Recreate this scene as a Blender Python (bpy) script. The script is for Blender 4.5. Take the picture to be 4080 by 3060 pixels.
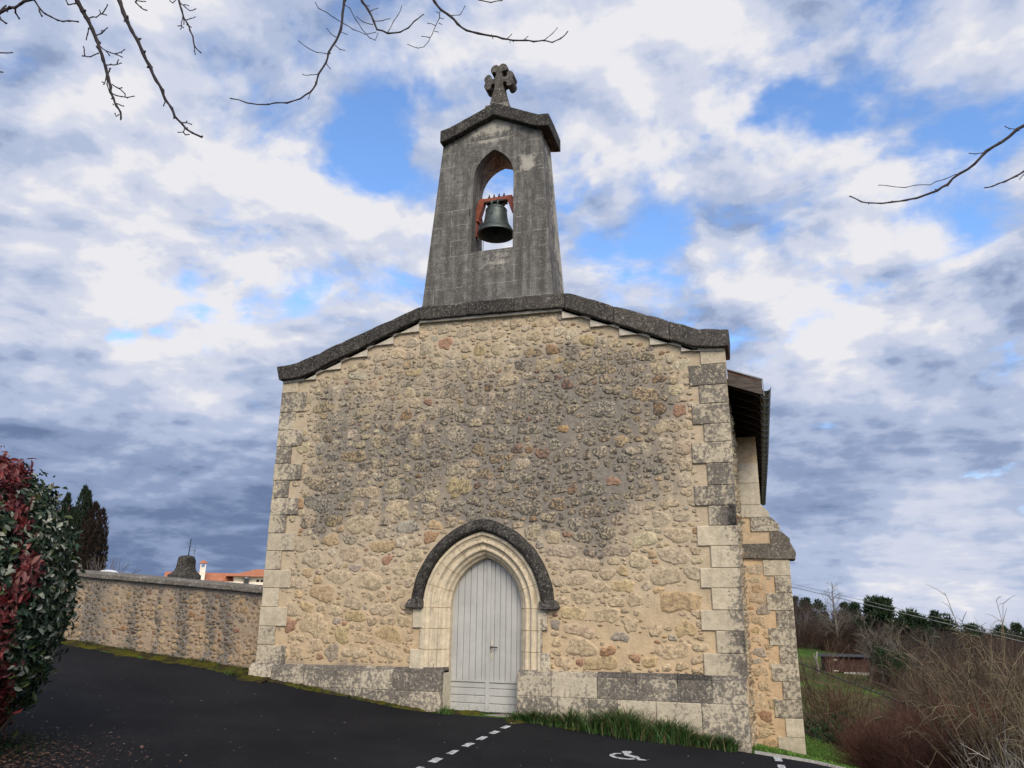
import bpy, bmesh, math, random
import numpy as np
from mathutils import Matrix, Vector, noise as mnoise
for _o in list(bpy.data.objects): bpy.data.objects.remove(_o)
S=bpy.context.scene; COL=S.collection
CAM_LOC=(4.228, -12.0972, 1.62)
CAM_M=[[0.954184, 0.072644, 0.290267], [0.299003, -0.268385, -0.915733], [0.011381, 0.960569, -0.27781]]
DASHES=[[[0.642, -4.053], [0.641, -3.866], [0.709, -3.866], [0.711, -4.06]], [[0.621, -3.583], [0.607, -3.336], [0.702, -3.351], [0.719, -3.602]], [[0.608, -3.054], [0.598, -2.784], [0.678, -2.774], [0.7, -3.065]], [[0.587, -2.498], [0.582, -2.217], [0.672, -2.231], [0.676, -2.509]], [[0.581, -1.971], [0.578, -1.691], [0.661, -1.692], [0.661, -1.97]], [[0.571, -1.431], [0.579, -1.183], [0.67, -1.212], [0.661, -1.47]], [[0.571, -0.926], [0.584, -0.694], [0.664, -0.707], [0.659, -0.96]], [[0.579, -0.467], [0.587, -0.316], [0.672, -0.371], [0.647, -0.488]], [[4.218, -0.138], [4.316, -0.032], [4.329, -0.487], [4.235, -0.557]], [[4.252, -0.86], [4.342, -0.787], [4.366, -1.077], [4.274, -1.152]]]
SYMBOL=[[[2.407, -1.621], [2.458, -1.555], [2.512, -1.544], [2.543, -1.623], [2.525, -1.708], [2.504, -1.76], [2.542, -1.795], [2.65, -1.85], [2.699, -1.983], [2.767, -1.99], [2.778, -2.033], [2.685, -2.09], [2.637, -1.97], [2.565, -1.942], [2.488, -1.885], [2.456, -1.777]], [[2.426, -1.755], [2.346, -1.821], [2.322, -1.907], [2.32, -1.986], [2.338, -2.048], [2.38, -2.111], [2.476, -2.153], [2.577, -2.125], [2.649, -2.056], [2.617, -2.008], [2.559, -2.066], [2.481, -2.075], [2.413, -2.043], [2.373, -1.988], [2.365, -1.928], [2.389, -1.854], [2.437, -1.815]]]
KERB=[[4.095, -0.127], [4.391, -0.114], [4.742, -0.047], [5.342, 3.248]]
BRANCHES={'left':[[[0.365,-9.139,5.304,0.0142],[0.378,-9.121,5.253,0.0136],[0.4,-9.093,5.202,0.013],[0.421,-9.065,5.158,0.0124],[0.443,-9.037,5.098,0.0118],[0.465,-9.009,5.03,0.0112],[0.478,-8.992,4.979,0.0107],[0.498,-8.968,4.909,0.0101],[0.511,-8.952,4.864,0.0096],[0.526,-8.934,4.799,0.009],[0.54,-8.916,4.74,0.0085],[0.541,-8.914,4.704,0.0079],[0.556,-8.897,4.668,0.0074],[0.572,-8.879,4.618,0.0069],[0.59,-8.857,4.584,0.0064],[0.595,-8.85,4.539,0.0059]],[[0.372,-9.128,5.237,0.0041],[0.329,-9.127,5.242,0.0039],[0.292,-9.116,5.261,0.0037],[0.252,-9.11,5.321,0.0036]],[[0.422,-9.063,5.167,0.004],[0.456,-9.062,5.172,0.0039],[0.486,-9.064,5.158,0.0037],[0.518,-9.064,5.177,0.0036],[0.557,-9.057,5.165,0.0034]],[[0.46,-9.017,5.233,0.0041],[0.442,-9.014,5.268,0.0035]],[[0.465,-9.01,5.237,0.0041],[0.482,-9.009,5.269,0.0038],[0.497,-9.01,5.3,0.0035]],[[0.429,-9.054,5.103,0.004],[0.407,-9.034,5.079,0.0037],[0.382,-9.016,5.049,0.0035]],[[0.458,-9.018,5.068,0.004],[0.493,-9.014,5.074,0.0038],[0.52,-9.019,5.086,0.0036],[0.549,-9.023,5.099,0.0034]],[[0.475,-8.996,5.096,0.004],[0.432,-8.961,5.16,0.0035]],[[0.479,-8.992,4.998,0.004],[0.497,-8.966,4.984,0.0038],[0.514,-8.942,4.983,0.0037],[0.531,-8.918,4.987,0.0036],[0.556,-8.885,4.983,0.0034]],[[0.536,-8.923,4.981,0.004],[0.526,-8.873,5.039,0.0037],[0.506,-8.835,5.093,0.0035]],[[0.502,-8.963,4.981,0.004],[0.52,-8.947,4.954,0.0034]],[[0.478,-8.993,4.948,0.004],[0.468,-9.014,4.919,0.0038],[0.462,-9.028,4.897,0.0036],[0.437,-9.067,4.88,0.0034]],[[0.434,-9.047,4.896,0.0039],[0.406,-9.035,4.947,0.0037],[0.378,-9.025,4.996,0.0034]],[[0.511,-8.952,4.884,0.0039],[0.499,-8.91,4.922,0.0038],[0.491,-8.863,4.96,0.0036],[0.48,-8.821,5.007,0.0035]],[[0.548,-8.909,4.916,0.0039],[0.565,-8.919,4.939,0.0034]],[[0.523,-8.937,4.828,0.0039],[0.47,-8.891,4.913,0.0034]],[[0.526,-8.935,4.844,0.0039],[0.48,-8.889,4.914,0.0034]],[[0.516,-8.945,4.823,0.0039],[0.543,-8.963,4.766,0.0036],[0.564,-8.989,4.697,0.0033]],[[0.517,-8.944,4.752,0.0039],[0.494,-8.946,4.766,0.0033]],[[0.542,-8.914,4.761,0.0039],[0.555,-8.881,4.756,0.0038],[0.564,-8.851,4.752,0.0036],[0.568,-8.828,4.745,0.0035],[0.561,-8.818,4.734,0.0034]],[[0.568,-8.884,4.747,0.0039],[0.531,-8.826,4.802,0.0034]],[[0.546,-8.909,4.699,0.0039],[0.558,-8.88,4.698,0.0037],[0.569,-8.852,4.709,0.0036],[0.583,-8.822,4.72,0.0035],[0.601,-8.787,4.752,0.0034]],[[0.57,-8.88,4.636,0.0038],[0.613,-8.887,4.611,0.0035],[0.652,-8.898,4.588,0.0032]],[[0.562,-8.89,4.62,0.0038],[0.557,-8.895,4.628,0.0033]],[[0.586,-8.862,4.567,0.0038],[0.578,-8.871,4.547,0.0035],[0.571,-8.88,4.565,0.0033]],[[0.52,-8.94,4.795,0.0039],[0.527,-8.933,4.747,0.0036],[0.538,-8.92,4.708,0.0033]],[[0.5,-8.956,5.423,0.0143],[0.518,-8.943,5.373,0.0138],[0.542,-8.923,5.296,0.0132],[0.561,-8.909,5.251,0.0126],[0.591,-8.883,5.181,0.012],[0.622,-8.856,5.124,0.0115],[0.656,-8.827,5.037,0.0109],[0.695,-8.792,4.953,0.0103],[0.732,-8.76,4.859,0.0097],[0.767,-8.732,4.795,0.0092],[0.789,-8.717,4.731,0.0087],[0.822,-8.691,4.682,0.0082],[0.843,-8.677,4.626,0.0077],[0.881,-8.648,4.585,0.0072],[0.905,-8.632,4.552,0.0067],[0.937,-8.609,4.531,0.0062],[0.987,-8.57,4.513,0.0058]],[[0.554,-8.917,5.266,0.0041],[0.585,-8.945,5.199,0.0035]],[[0.7,-8.786,4.944,0.0039],[0.703,-8.778,4.957,0.0034]],[[0.764,-8.735,4.797,0.0039],[0.756,-8.712,4.825,0.0033]],[[0.789,-8.717,4.731,0.0039],[0.737,-8.676,4.725,0.0033]],[[0.822,-8.691,4.685,0.0038],[0.819,-8.676,4.696,0.0033]],[[0.884,-8.645,4.594,0.0038],[0.917,-8.645,4.587,0.0035],[0.954,-8.642,4.568,0.0032]],[[0.895,-8.634,4.595,0.0038],[0.856,-8.583,4.653,0.0033]],[[0.9,-8.637,4.551,0.0038],[0.897,-8.641,4.522,0.0035],[0.877,-8.662,4.51,0.0032]],[[0.896,-8.641,4.526,0.0038],[0.894,-8.618,4.518,0.0035],[0.897,-8.591,4.539,0.0033]],[[0.386,-9.594,4.739,0.0086],[0.409,-9.59,4.75,0.0085],[0.431,-9.587,4.767,0.0084],[0.454,-9.583,4.775,0.0083],[0.477,-9.58,4.786,0.0082],[0.503,-9.571,4.787,0.0081],[0.528,-9.565,4.81,0.008],[0.551,-9.561,4.829,0.008],[0.584,-9.544,4.845,0.0079],[0.621,-9.521,4.894,0.0078]],[[0.586,-9.54,4.847,0.0051],[0.586,-9.529,4.843,0.005],[0.597,-9.503,4.815,0.0049],[0.608,-9.476,4.8,0.0048],[0.621,-9.448,4.8,0.0047],[0.634,-9.419,4.8,0.0046],[0.644,-9.395,4.807,0.0045],[0.656,-9.369,4.831,0.0045],[0.682,-9.326,4.853,0.0044]],[[0.503,-9.571,4.784,0.0051],[0.484,-9.551,4.774,0.0047],[0.475,-9.516,4.765,0.0044]],[[0.606,-9.512,4.804,0.0051],[0.635,-9.526,4.761,0.0046],[0.667,-9.533,4.72,0.0043]],[[0.426,-9.595,4.762,0.0051],[0.435,-9.589,4.786,0.0047],[0.444,-9.582,4.807,0.0044]],[[0.412,-9.586,4.746,0.0051],[0.431,-9.582,4.714,0.0047],[0.457,-9.568,4.694,0.0043]],[[1.07,-9.03,5.197,0.0066],[1.095,-9.028,5.139,0.0062],[1.119,-9.027,5.08,0.0058],[1.144,-9.026,5.015,0.0055],[1.175,-9.019,4.968,0.0051],[1.198,-9.02,4.918,0.0047],[1.225,-9.017,4.87,0.0044],[1.244,-9.021,4.81,0.0041],[1.262,-9.028,4.779,0.0037],[1.3,-9.014,4.738,0.0034]],[[1.1,-9.024,5.138,0.0032],[1.092,-8.981,5.153,0.0031],[1.09,-8.935,5.164,0.0029],[1.089,-8.887,5.221,0.0028]],[[1.112,-9.011,5.138,0.0032],[1.091,-8.95,5.189,0.0028]],[[1.071,-9.029,5.182,0.0032],[1.065,-9.052,5.126,0.003],[1.061,-9.073,5.127,0.0027]],[[1.154,-9.016,5.01,0.0031],[1.154,-8.982,5.05,0.0029],[1.153,-8.95,5.089,0.0027]],[[1.139,-9.031,5.027,0.0031],[1.169,-9.066,4.945,0.0029],[1.204,-9.096,4.864,0.0026]],[[1.15,-9.044,4.947,0.0031],[1.093,-9.013,4.983,0.0027]],[[1.151,-9.043,4.943,0.0031],[1.157,-9.028,4.939,0.0027]],[[1.177,-9.017,4.962,0.0031],[1.156,-8.97,4.993,0.0027]],[[1.258,-9.032,4.781,0.003],[1.278,-9.043,4.734,0.0028],[1.299,-9.054,4.696,0.0025]],[[1.144,-9.026,5.008,0.0031],[1.161,-9.036,4.958,0.0027]],[[0.846,-9.115,5.196,0.0045],[0.804,-9.077,5.218,0.0043],[0.761,-9.04,5.22,0.0042],[0.741,-8.978,5.241,0.004],[0.723,-8.913,5.28,0.0039]],[[0.76,-9.041,5.235,0.0033],[0.784,-9.025,5.237,0.0031],[0.808,-9.009,5.243,0.0029]],[[0.389,-9.563,4.526,0.0042],[0.347,-9.502,4.58,0.004],[0.311,-9.434,4.641,0.0039],[0.269,-9.374,4.701,0.0037]],[[0.204,-9.404,4.561,0.0044],[0.235,-9.397,4.557,0.004],[0.262,-9.393,4.551,0.0036]]],'mid':[[[1.249,-7.492,6.545,0.0115],[1.248,-7.479,6.472,0.011],[1.238,-7.472,6.364,0.0104],[1.23,-7.464,6.208,0.0098],[1.198,-7.471,6.096,0.0093],[1.149,-7.489,5.979,0.0088],[1.133,-7.486,5.889,0.0083],[1.085,-7.505,5.775,0.0078],[1.069,-7.502,5.686,0.0073],[1.031,-7.514,5.607,0.0068],[0.966,-7.546,5.536,0.0064],[0.881,-7.594,5.481,0.0059],[0.805,-7.637,5.467,0.0055],[0.755,-7.661,5.445,0.0051],[0.623,-7.752,5.423,0.0047],[0.522,-7.823,5.435,0.0043]],[[1.237,-7.459,6.276,0.0035],[1.197,-7.513,6.29,0.0033],[1.153,-7.571,6.309,0.0032],[1.11,-7.629,6.311,0.0031],[1.099,-7.666,6.34,0.003]],[[1.226,-7.466,6.281,0.0035],[1.318,-7.417,6.225,0.0033],[1.405,-7.374,6.193,0.0031],[1.488,-7.334,6.227,0.0029]],[[1.225,-7.467,6.191,0.0034],[1.247,-7.386,6.219,0.003]],[[1.195,-7.473,6.136,0.0034],[1.137,-7.461,6.192,0.0032],[1.083,-7.447,6.272,0.003]],[[1.194,-7.473,6.054,0.0034],[1.244,-7.472,6.003,0.0031],[1.292,-7.473,5.978,0.0029]],[[1.145,-7.492,5.965,0.0034],[1.092,-7.566,5.935,0.0032],[1.056,-7.63,5.93,0.003],[1.006,-7.705,5.957,0.0029]],[[1.133,-7.486,5.881,0.0034],[1.143,-7.428,5.868,0.0029]],[[1.085,-7.505,5.775,0.0033],[1.026,-7.531,5.76,0.0031],[0.969,-7.556,5.757,0.0029]],[[1.031,-7.514,5.607,0.0033],[1.045,-7.552,5.51,0.0028]],[[1.289,-7.326,6.683,0.011],[1.33,-7.331,6.581,0.0102],[1.395,-7.322,6.478,0.0094],[1.449,-7.32,6.356,0.0086],[1.49,-7.326,6.258,0.0078],[1.581,-7.305,6.215,0.0071],[1.682,-7.279,6.224,0.0064],[1.752,-7.272,6.254,0.0058],[1.803,-7.275,6.305,0.0051],[1.879,-7.266,6.363,0.0045]],[[1.343,-7.323,6.559,0.0036],[1.37,-7.272,6.576,0.0031]],[[1.407,-7.315,6.476,0.0035],[1.461,-7.279,6.527,0.003]],[[1.455,-7.317,6.361,0.0035],[1.504,-7.265,6.397,0.0033],[1.547,-7.218,6.447,0.003]],[[1.445,-7.323,6.322,0.0035],[1.395,-7.4,6.299,0.0032],[1.368,-7.465,6.304,0.003]],[[1.211,-7.406,6.513,0.0036],[1.244,-7.377,6.495,0.0035],[1.281,-7.347,6.41,0.0034],[1.336,-7.306,6.313,0.0033],[1.39,-7.266,6.248,0.0032],[1.43,-7.236,6.238,0.0031],[1.441,-7.223,6.322,0.003]],[[1.58,-7.305,6.228,0.0034],[1.621,-7.294,6.335,0.0033],[1.653,-7.288,6.391,0.0031],[1.684,-7.282,6.484,0.003]],[[1.801,-7.051,6.827,0.0127],[1.831,-7.043,6.791,0.0122],[1.869,-7.032,6.703,0.0116],[1.926,-7.012,6.618,0.011],[2.003,-6.984,6.556,0.0104],[2.066,-6.963,6.476,0.0099],[2.143,-6.938,6.409,0.0093],[2.238,-6.907,6.381,0.0088],[2.347,-6.872,6.357,0.0083],[2.443,-6.845,6.327,0.0078],[2.526,-6.823,6.307,0.0073],[2.636,-6.795,6.303,0.0069],[2.699,-6.783,6.286,0.0064],[2.789,-6.764,6.292,0.0059],[2.859,-6.752,6.263,0.0054],[2.929,-6.74,6.294,0.005],[2.992,-6.731,6.362,0.0045]],[[1.92,-7.015,6.617,0.0036],[1.914,-7.012,6.534,0.0035],[1.883,-7.02,6.448,0.0034],[1.858,-7.026,6.364,0.0033],[1.833,-7.033,6.297,0.0032],[1.795,-7.045,6.237,0.0031],[1.749,-7.062,6.221,0.0031],[1.667,-7.098,6.251,0.003]],[[2.002,-6.984,6.561,0.0036],[2.078,-6.944,6.584,0.0033],[2.113,-6.923,6.69,0.0031]],[[1.887,-7.03,6.448,0.0035],[1.814,-7.044,6.48,0.003]],[[1.853,-7.052,6.314,0.0035],[1.814,-7.143,6.262,0.003]],[[1.908,-7.02,6.581,0.0036],[1.905,-7.067,6.558,0.0031]],[[1.916,-7.016,6.53,0.0036],[1.975,-7.06,6.469,0.003]],[[2.477,-6.833,6.328,0.0035],[2.522,-6.837,6.365,0.003]],[[2.623,-6.799,6.312,0.0035],[2.657,-6.792,6.343,0.003]],[[2.499,-6.832,6.315,0.0035],[2.524,-6.885,6.232,0.0029]],[[2.789,-6.764,6.292,0.0035],[2.853,-6.73,6.372,0.0033],[2.894,-6.702,6.448,0.003]],[[2.347,-6.872,6.37,0.0035],[2.362,-6.869,6.322,0.003]],[[1.912,-7.018,6.477,0.0035],[1.938,-7.006,6.464,0.003]],[[1.885,-7.037,6.383,0.0035],[1.911,-7.009,6.391,0.003]],[[2.05,-6.656,7.041,0.0058],[2.131,-6.61,7.023,0.0055],[2.227,-6.56,7.014,0.0053],[2.317,-6.514,7.053,0.005]]],'right':[[[5.921,-7.653,4.307,0.0104],[5.876,-7.649,4.284,0.0099],[5.835,-7.647,4.262,0.0095],[5.796,-7.647,4.244,0.009],[5.717,-7.633,4.187,0.0085],[5.634,-7.619,4.148,0.0081],[5.569,-7.612,4.083,0.0076],[5.488,-7.602,4.04,0.0072],[5.423,-7.597,3.985,0.0067],[5.365,-7.595,3.955,0.0063],[5.257,-7.582,3.931,0.0059],[5.201,-7.582,3.927,0.0054],[5.126,-7.579,3.928,0.005],[5.068,-7.581,3.927,0.0046],[5.003,-7.582,3.94,0.0042],[4.962,-7.588,3.951,0.0038],[4.901,-7.591,3.998,0.0034]],[[5.476,-7.598,4.044,0.0026],[5.419,-7.576,4.032,0.0025],[5.377,-7.557,4.035,0.0025],[5.346,-7.542,4.026,0.0024],[5.282,-7.519,4.049,0.0024],[5.224,-7.499,4.053,0.0023],[5.14,-7.474,4.093,0.0023],[5.088,-7.457,4.116,0.0023]],[[5.793,-7.646,4.248,0.0027],[5.761,-7.653,4.252,0.0025],[5.736,-7.663,4.266,0.0023]],[[5.626,-7.616,4.145,0.0026],[5.592,-7.579,4.166,0.0025],[5.571,-7.547,4.194,0.0023]],[[5.568,-7.612,4.08,0.0026],[5.55,-7.605,4.07,0.0022]],[[5.725,-7.636,4.19,0.0026],[5.708,-7.649,4.17,0.0023]],[[6.021,-7.276,4.254,0.0065],[5.966,-7.281,4.206,0.006],[5.917,-7.289,4.167,0.0056],[5.868,-7.297,4.138,0.0052],[5.807,-7.302,4.11,0.0049],[5.76,-7.312,4.094,0.0045],[5.728,-7.326,4.076,0.0041],[5.686,-7.338,4.067,0.0037]],[[5.915,-7.288,4.147,0.0028],[5.878,-7.31,4.106,0.0024]]]}
_CP=[(4.23,-12.1,-.02),(-4.25,-.1,.41),(-2.5,-.1,.2),(-.65,-.1,.0),(.57,-.1,-.03),(2.2,-.1,-.13),(3.93,-.1,-.28),
(-9.3,.9,.83),(-14,1.6,1.15),(-6.7,.5,.63),(4.8,4,-.92),(4,4,-.80),(4,2,-.5),(5.2,0,-.45),
(-4,-5,.40),(0,-5,.02),(4,-5,-.16),(8,-5,-.75),(-4,-10,.42),(0,-12,.2),(8,-12,-.4),(-9,-5,.85),(-9,-12,.8),(0,-20,.1),(-20,-20,1.2),(15,-20,-1.2),
(5.4,4.6,-1.08),(6.9,5.7,-1.75),(6,2,-.95),(5.4,7.5,-1.35),(8,2,-1.55),(10,-1,-1.75),(6.5,8,-1.72),(12,5,-2.6),(-4,3,.9),(-4,12,.9),(-10,10,1.1),(-14,24,1.1),(-25,40,1.2),(-60,60,1.2),(-60,-10,2),(4,16,-1.8),(-4,25,.2),(-25,90,1.0),(-200,250,4),(-250,0,6),(0,-120,0),(200,-150,-12),(-150,-150,4)]
for _px,_prof in ((.02,[(30,-2.8),(45,-3.7),(60,-3.7),(76,-3.1),(92,-2.3),(120,-2.2),(170,-3),(300,-6)]),
  (.17,[(24,-2.35),(36,-3.7),(55,-4.2),(76,-3.9),(95,-3.2),(125,-3.6),(170,-4.2),(300,-7)]),
  (.32,[(20,-3.2),(40,-4.6),(70,-5.2),(110,-5),(170,-5.4),(300,-8)]),
  (.60,[(20,-3.6),(50,-6),(100,-7.5),(200,-9),(350,-12)])):
    for _d,_z in _prof:
        import math
        _CP.append((4.23+_d*math.sin(_px),-12.1+_d*math.cos(_px),_z))
import numpy as np
_P=np.array(_CP,float)
def _k(r2): return np.sqrt(r2+1.0)
_n=len(_P)
_A=np.zeros((_n+3,_n+3))
_A[:_n,:_n]=_k(((_P[:,None,:2]-_P[None,:,:2])**2).sum(-1))+np.eye(_n)*.01
_A[:_n,_n]=1;_A[:_n,_n+1:]=_P[:,:2];_A[_n:,:_n]=_A[:_n,_n:].T
_W=np.linalg.solve(_A,np.concatenate([_P[:,2],[0,0,0]]))
def gz(x,y):
    x=np.asarray(x,float);y=np.asarray(y,float)
    q=np.stack([x.ravel(),y.ravel()],-1)
    r=np.empty(len(q))
    for i in range(0,len(q),20000):
        s=q[i:i+20000]
        r[i:i+20000]=_k(((s[:,None,:]-_P[None,:,:2])**2).sum(-1))@_W[:_n]+_W[_n]+s@_W[_n+1:]
    return r.reshape(x.shape)

# ---------------------------------------------------------------- camera
cd=bpy.data.cameras.new('camera'); cam=bpy.data.objects.new('camera',cd); COL.objects.link(cam)
cd.sensor_width=36; cd.lens=27.015; cd.clip_start=.05; cd.clip_end=3000
cam.matrix_world=Matrix.Translation(CAM_LOC)@Matrix(CAM_M).to_4x4()
S.camera=cam
S.render.resolution_x=1024; S.render.resolution_y=768
S.view_settings.view_transform='Standard'; S.view_settings.look='None'
S.view_settings.exposure=EXPO=0.0; S.view_settings.gamma=1
# ---------------------------------------------------------------- node helper
class NT:
    def __init__(s,tree): s.t=tree
    def n(s,kind,_out=0,_p=None,**k):
        nd=s.t.nodes.new(kind)
        for a,v in (_p or {}).items(): setattr(nd,a,v)
        for a,v in k.items():
            key=int(a[1:]) if a[0]=='i' and a[1:].isdigit() else a.replace('_',' ')
            sock=nd.inputs[key]
            if isinstance(v,bpy.types.NodeSocket): s.t.links.new(v,sock)
            else:
                if isinstance(v,(tuple,list)) and len(v)==3 and sock.type=='RGBA': v=(*v,1)
                sock.default_value=v
        return nd.outputs[_out] if _out is not None else nd
    def math(s,op,a,b=0.0,c=None,clamp=False):
        k=dict(i0=a,i1=b)
        if c is not None: k['i2']=c
        return s.n('ShaderNodeMath',_p=dict(operation=op,use_clamp=clamp),**k)
    def mix(s,f,a,b,mode='MIX'):
        nd=s.t.nodes.new('ShaderNodeMix'); nd.data_type='RGBA'; nd.blend_type=mode; nd.clamp_factor=True
        for i,v in ((0,f),(6,a),(7,b)):
            if isinstance(v,bpy.types.NodeSocket): s.t.links.new(v,nd.inputs[i])
            else: nd.inputs[i].default_value=(*v,1) if isinstance(v,(tuple,list)) and len(v)==3 else v
        return nd.outputs[2]
    def noise(s,vec,scale,detail=4,rough=.55,out=0,dist=0):
        return s.n('ShaderNodeTexNoise',_out=out,Vector=vec,Scale=scale,Detail=detail,Roughness=rough,Distortion=dist)
    def ss(s,x,lo,hi,o0=0.,o1=1.):
        return s.n('ShaderNodeMapRange',_p=dict(interpolation_type='SMOOTHSTEP'),Value=x,From_Min=lo,From_Max=hi,To_Min=o0,To_Max=o1)
    def mapping(s,vec,scale=(1,1,1),loc=(0,0,0),rot=(0,0,0)):
        return s.n('ShaderNodeMapping',Vector=vec,Scale=scale,Location=loc,Rotation=rot)
    def attr(s,name,out='Color'): 
        nd=s.t.nodes.new('ShaderNodeAttribute'); nd.attribute_name=name; return nd.outputs[out]
# ---------------------------------------------------------------- sky
def pixdir(x,y):
    v=Matrix(CAM_M)@Vector((x-1106,-(y-829.5),-1659.94)); v.normalize(); return v
SUN_EL=math.radians(36); SUN_AZ=math.radians(152)      # compass style: x=sin, y=cos
sund=Vector((math.sin(SUN_AZ)*math.cos(SUN_EL),math.cos(SUN_AZ)*math.cos(SUN_EL),math.sin(SUN_EL)))
W=bpy.data.worlds.new('World'); S.world=W; W.use_nodes=True
def build_sky():
    t=W.node_tree; t.nodes.clear(); n=NT(t)
    d=n.n('ShaderNodeTexCoord',_out='Generated')
    sky=n.n('ShaderNodeTexSky',_p=dict(sky_type='NISHITA',sun_disc=False,sun_elevation=SUN_EL,sun_rotation=SUN_AZ,air_density=1.0,dust_density=.3,ozone_density=2.5))
    sky=n.mix(1.0,sky,(2.0,2.35,2.75),'MULTIPLY')
    sep=n.n('ShaderNodeSeparateXYZ',_out=None,Vector=d)
    z=n.math('MAXIMUM',sep.outputs[2],0.0)
    inv=n.math('DIVIDE',1.0,n.math('ADD',z,.24))
    p=n.n('ShaderNodeVectorMath',_p=dict(operation='SCALE'),i0=d,Scale=inv)
    flat=n.mapping(p,(1,1,.35))
    wv=n.n('ShaderNodeVectorMath',_p=dict(operation='SUBTRACT'),i0=n.noise(d,3.5,5,.6,out=1),i1=(.5,.5,.5))
    dw=n.n('ShaderNodeVectorMath',_p=dict(operation='NORMALIZE'),i0=n.n('ShaderNodeVectorMath',_p=dict(operation='ADD'),i0=d,i1=n.n('ShaderNodeVectorMath',_p=dict(operation='SCALE'),i0=wv,Scale=.42)))
    def blob(x,y,r,amp):
        v=pixdir(x,y); dt=n.n('ShaderNodeVectorMath',_out='Value',_p=dict(operation='DOT_PRODUCT'),i0=dw,i1=tuple(v))
        c=math.cos(r); return n.ss(dt,c,1.0,0,amp)
    def total(L):
        s=None
        for b in L:
            q=blob(*b); s=q if s is None else n.math('ADD',s,q)
        return s
    f1=n.noise(flat,4.3,9,.56,dist=.3)
    f2=n.noise(n.mapping(flat,loc=(3.1,1.7,.4)),6.0,6,.6,dist=.3)
    dens=n.math('ADD',n.math('MULTIPLY',n.math('SUBTRACT',f1,.5),2.6),n.math('MULTIPLY',n.math('SUBTRACT',f2,.5),1.15))
    gaps=total(SKY_GAPS)
    dens=n.math('ADD',dens,n.math('ADD',n.math('MULTIPLY',gaps,.72),.44))
    cov=n.math('MAXIMUM',n.ss(dens,-.14,.50),n.ss(z,.26,.06))
    # brightness of the cloud sheet
    SH=(.085*math.sin(SUN_AZ),.085*math.cos(SUN_AZ),0)
    g1=n.noise(n.mapping(flat,loc=(-5.2,8.3,2)),2.4,7,.55,dist=.35)
    rel=n.math('SUBTRACT',f1,n.noise(n.mapping(flat,loc=SH),4.3,6,.50,dist=.3))
    rel2=n.math('SUBTRACT',n.noise(flat,7.5,6,.55,dist=.4),n.noise(n.mapping(flat,loc=(SH[0]*.5,SH[1]*.5,0)),7.5,5,.5,dist=.4))
    relief=n.math('MULTIPLY',n.math('ADD',n.math('MULTIPLY',rel,2.0),n.math('MULTIPLY',rel2,.8)),n.ss(z,.05,.50,.25,1.0))
    g2=n.noise(n.mapping(flat,(1,1,1),loc=(7.2,-2.3,1)),8.0,5,.6)
    br=n.math('ADD',n.math('MULTIPLY',n.math('SUBTRACT',g1,.5),1.0),n.math('MULTIPLY',n.math('SUBTRACT',g2,.5),.35))
    br=n.math('ADD',n.math('ADD',br,relief),n.math('ADD',total(SKY_BRIGHT),.535))
    ramp=t.nodes.new('ShaderNodeValToRGB'); t.links.new(br,ramp.inputs[0])
    cr=ramp.color_ramp; cr.interpolation='EASE'
    stops=[(0.0,(.15,.21,.36)),(.25,(.27,.345,.53)),(.5,(.45,.525,.71)),(.75,(.64,.68,.81)),(1.0,(.84,.835,.87))]
    while len(cr.elements)<len(stops): cr.elements.new(.5)
    for e,(po,c) in zip(cr.elements,stops): e.position=po; e.color=(*c,1)
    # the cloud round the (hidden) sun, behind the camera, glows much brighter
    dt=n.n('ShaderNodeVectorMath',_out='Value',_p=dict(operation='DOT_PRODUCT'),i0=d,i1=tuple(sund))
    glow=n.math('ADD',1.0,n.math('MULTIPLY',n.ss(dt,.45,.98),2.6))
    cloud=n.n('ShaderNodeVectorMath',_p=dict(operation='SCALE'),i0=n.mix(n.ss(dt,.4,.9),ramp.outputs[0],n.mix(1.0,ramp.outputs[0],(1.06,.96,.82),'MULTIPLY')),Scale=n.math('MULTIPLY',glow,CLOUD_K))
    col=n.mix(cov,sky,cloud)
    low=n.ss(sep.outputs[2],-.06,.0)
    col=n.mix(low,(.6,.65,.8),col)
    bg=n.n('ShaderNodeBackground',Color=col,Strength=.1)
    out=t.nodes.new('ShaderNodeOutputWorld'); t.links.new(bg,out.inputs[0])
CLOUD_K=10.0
# (pixel the direction was read from, angular radius, amount); negative opens a blue gap
SKY_GAPS=[(840,190,.09,-.75),(1350,250,.05,-.35),(1560,150,.07,-.55),(2070,60,.16,-.45),(1660,250,.08,-.5),(1900,330,.13,-.28),(1480,660,.12,-.6),(1260,640,.06,-.4),(240,640,.05,-.6),
 (470,575,.07,-.55),(620,560,.07,-.4),(1090,400,.06,-.7),(760,330,.07,-.45),(1750,600,.07,-.35),(280,440,.05,-.35),(1250,440,.06,-.55),(1330,500,.05,-.4),
 (300,1000,.40,.5),(1900,1000,.4,.5),(200,250,.3,.25),(60,900,.3,.4),(1400,60,.22,.3)]
SKY_BRIGHT=[(250,1190,.34,-.46),(60,700,.2,.12),(430,780,.2,.22),(450,420,.22,.28),(120,400,.15,.2),(1300,80,.25,.2),(60,80,.15,.08),(30,260,.12,-.15),(850,450,.15,.15),(1350,330,.2,.12),(1850,400,.34,.16),(2150,300,.25,.08),
 (1900,640,.14,.3),(1800,760,.15,.18),(2000,930,.3,-.02),(1950,1130,.22,-.16),(2050,1280,.13,.3),(1900,1250,.12,.1),(2000,590,.07,-.34),(700,900,.1,-.1)]
build_sky()
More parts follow.
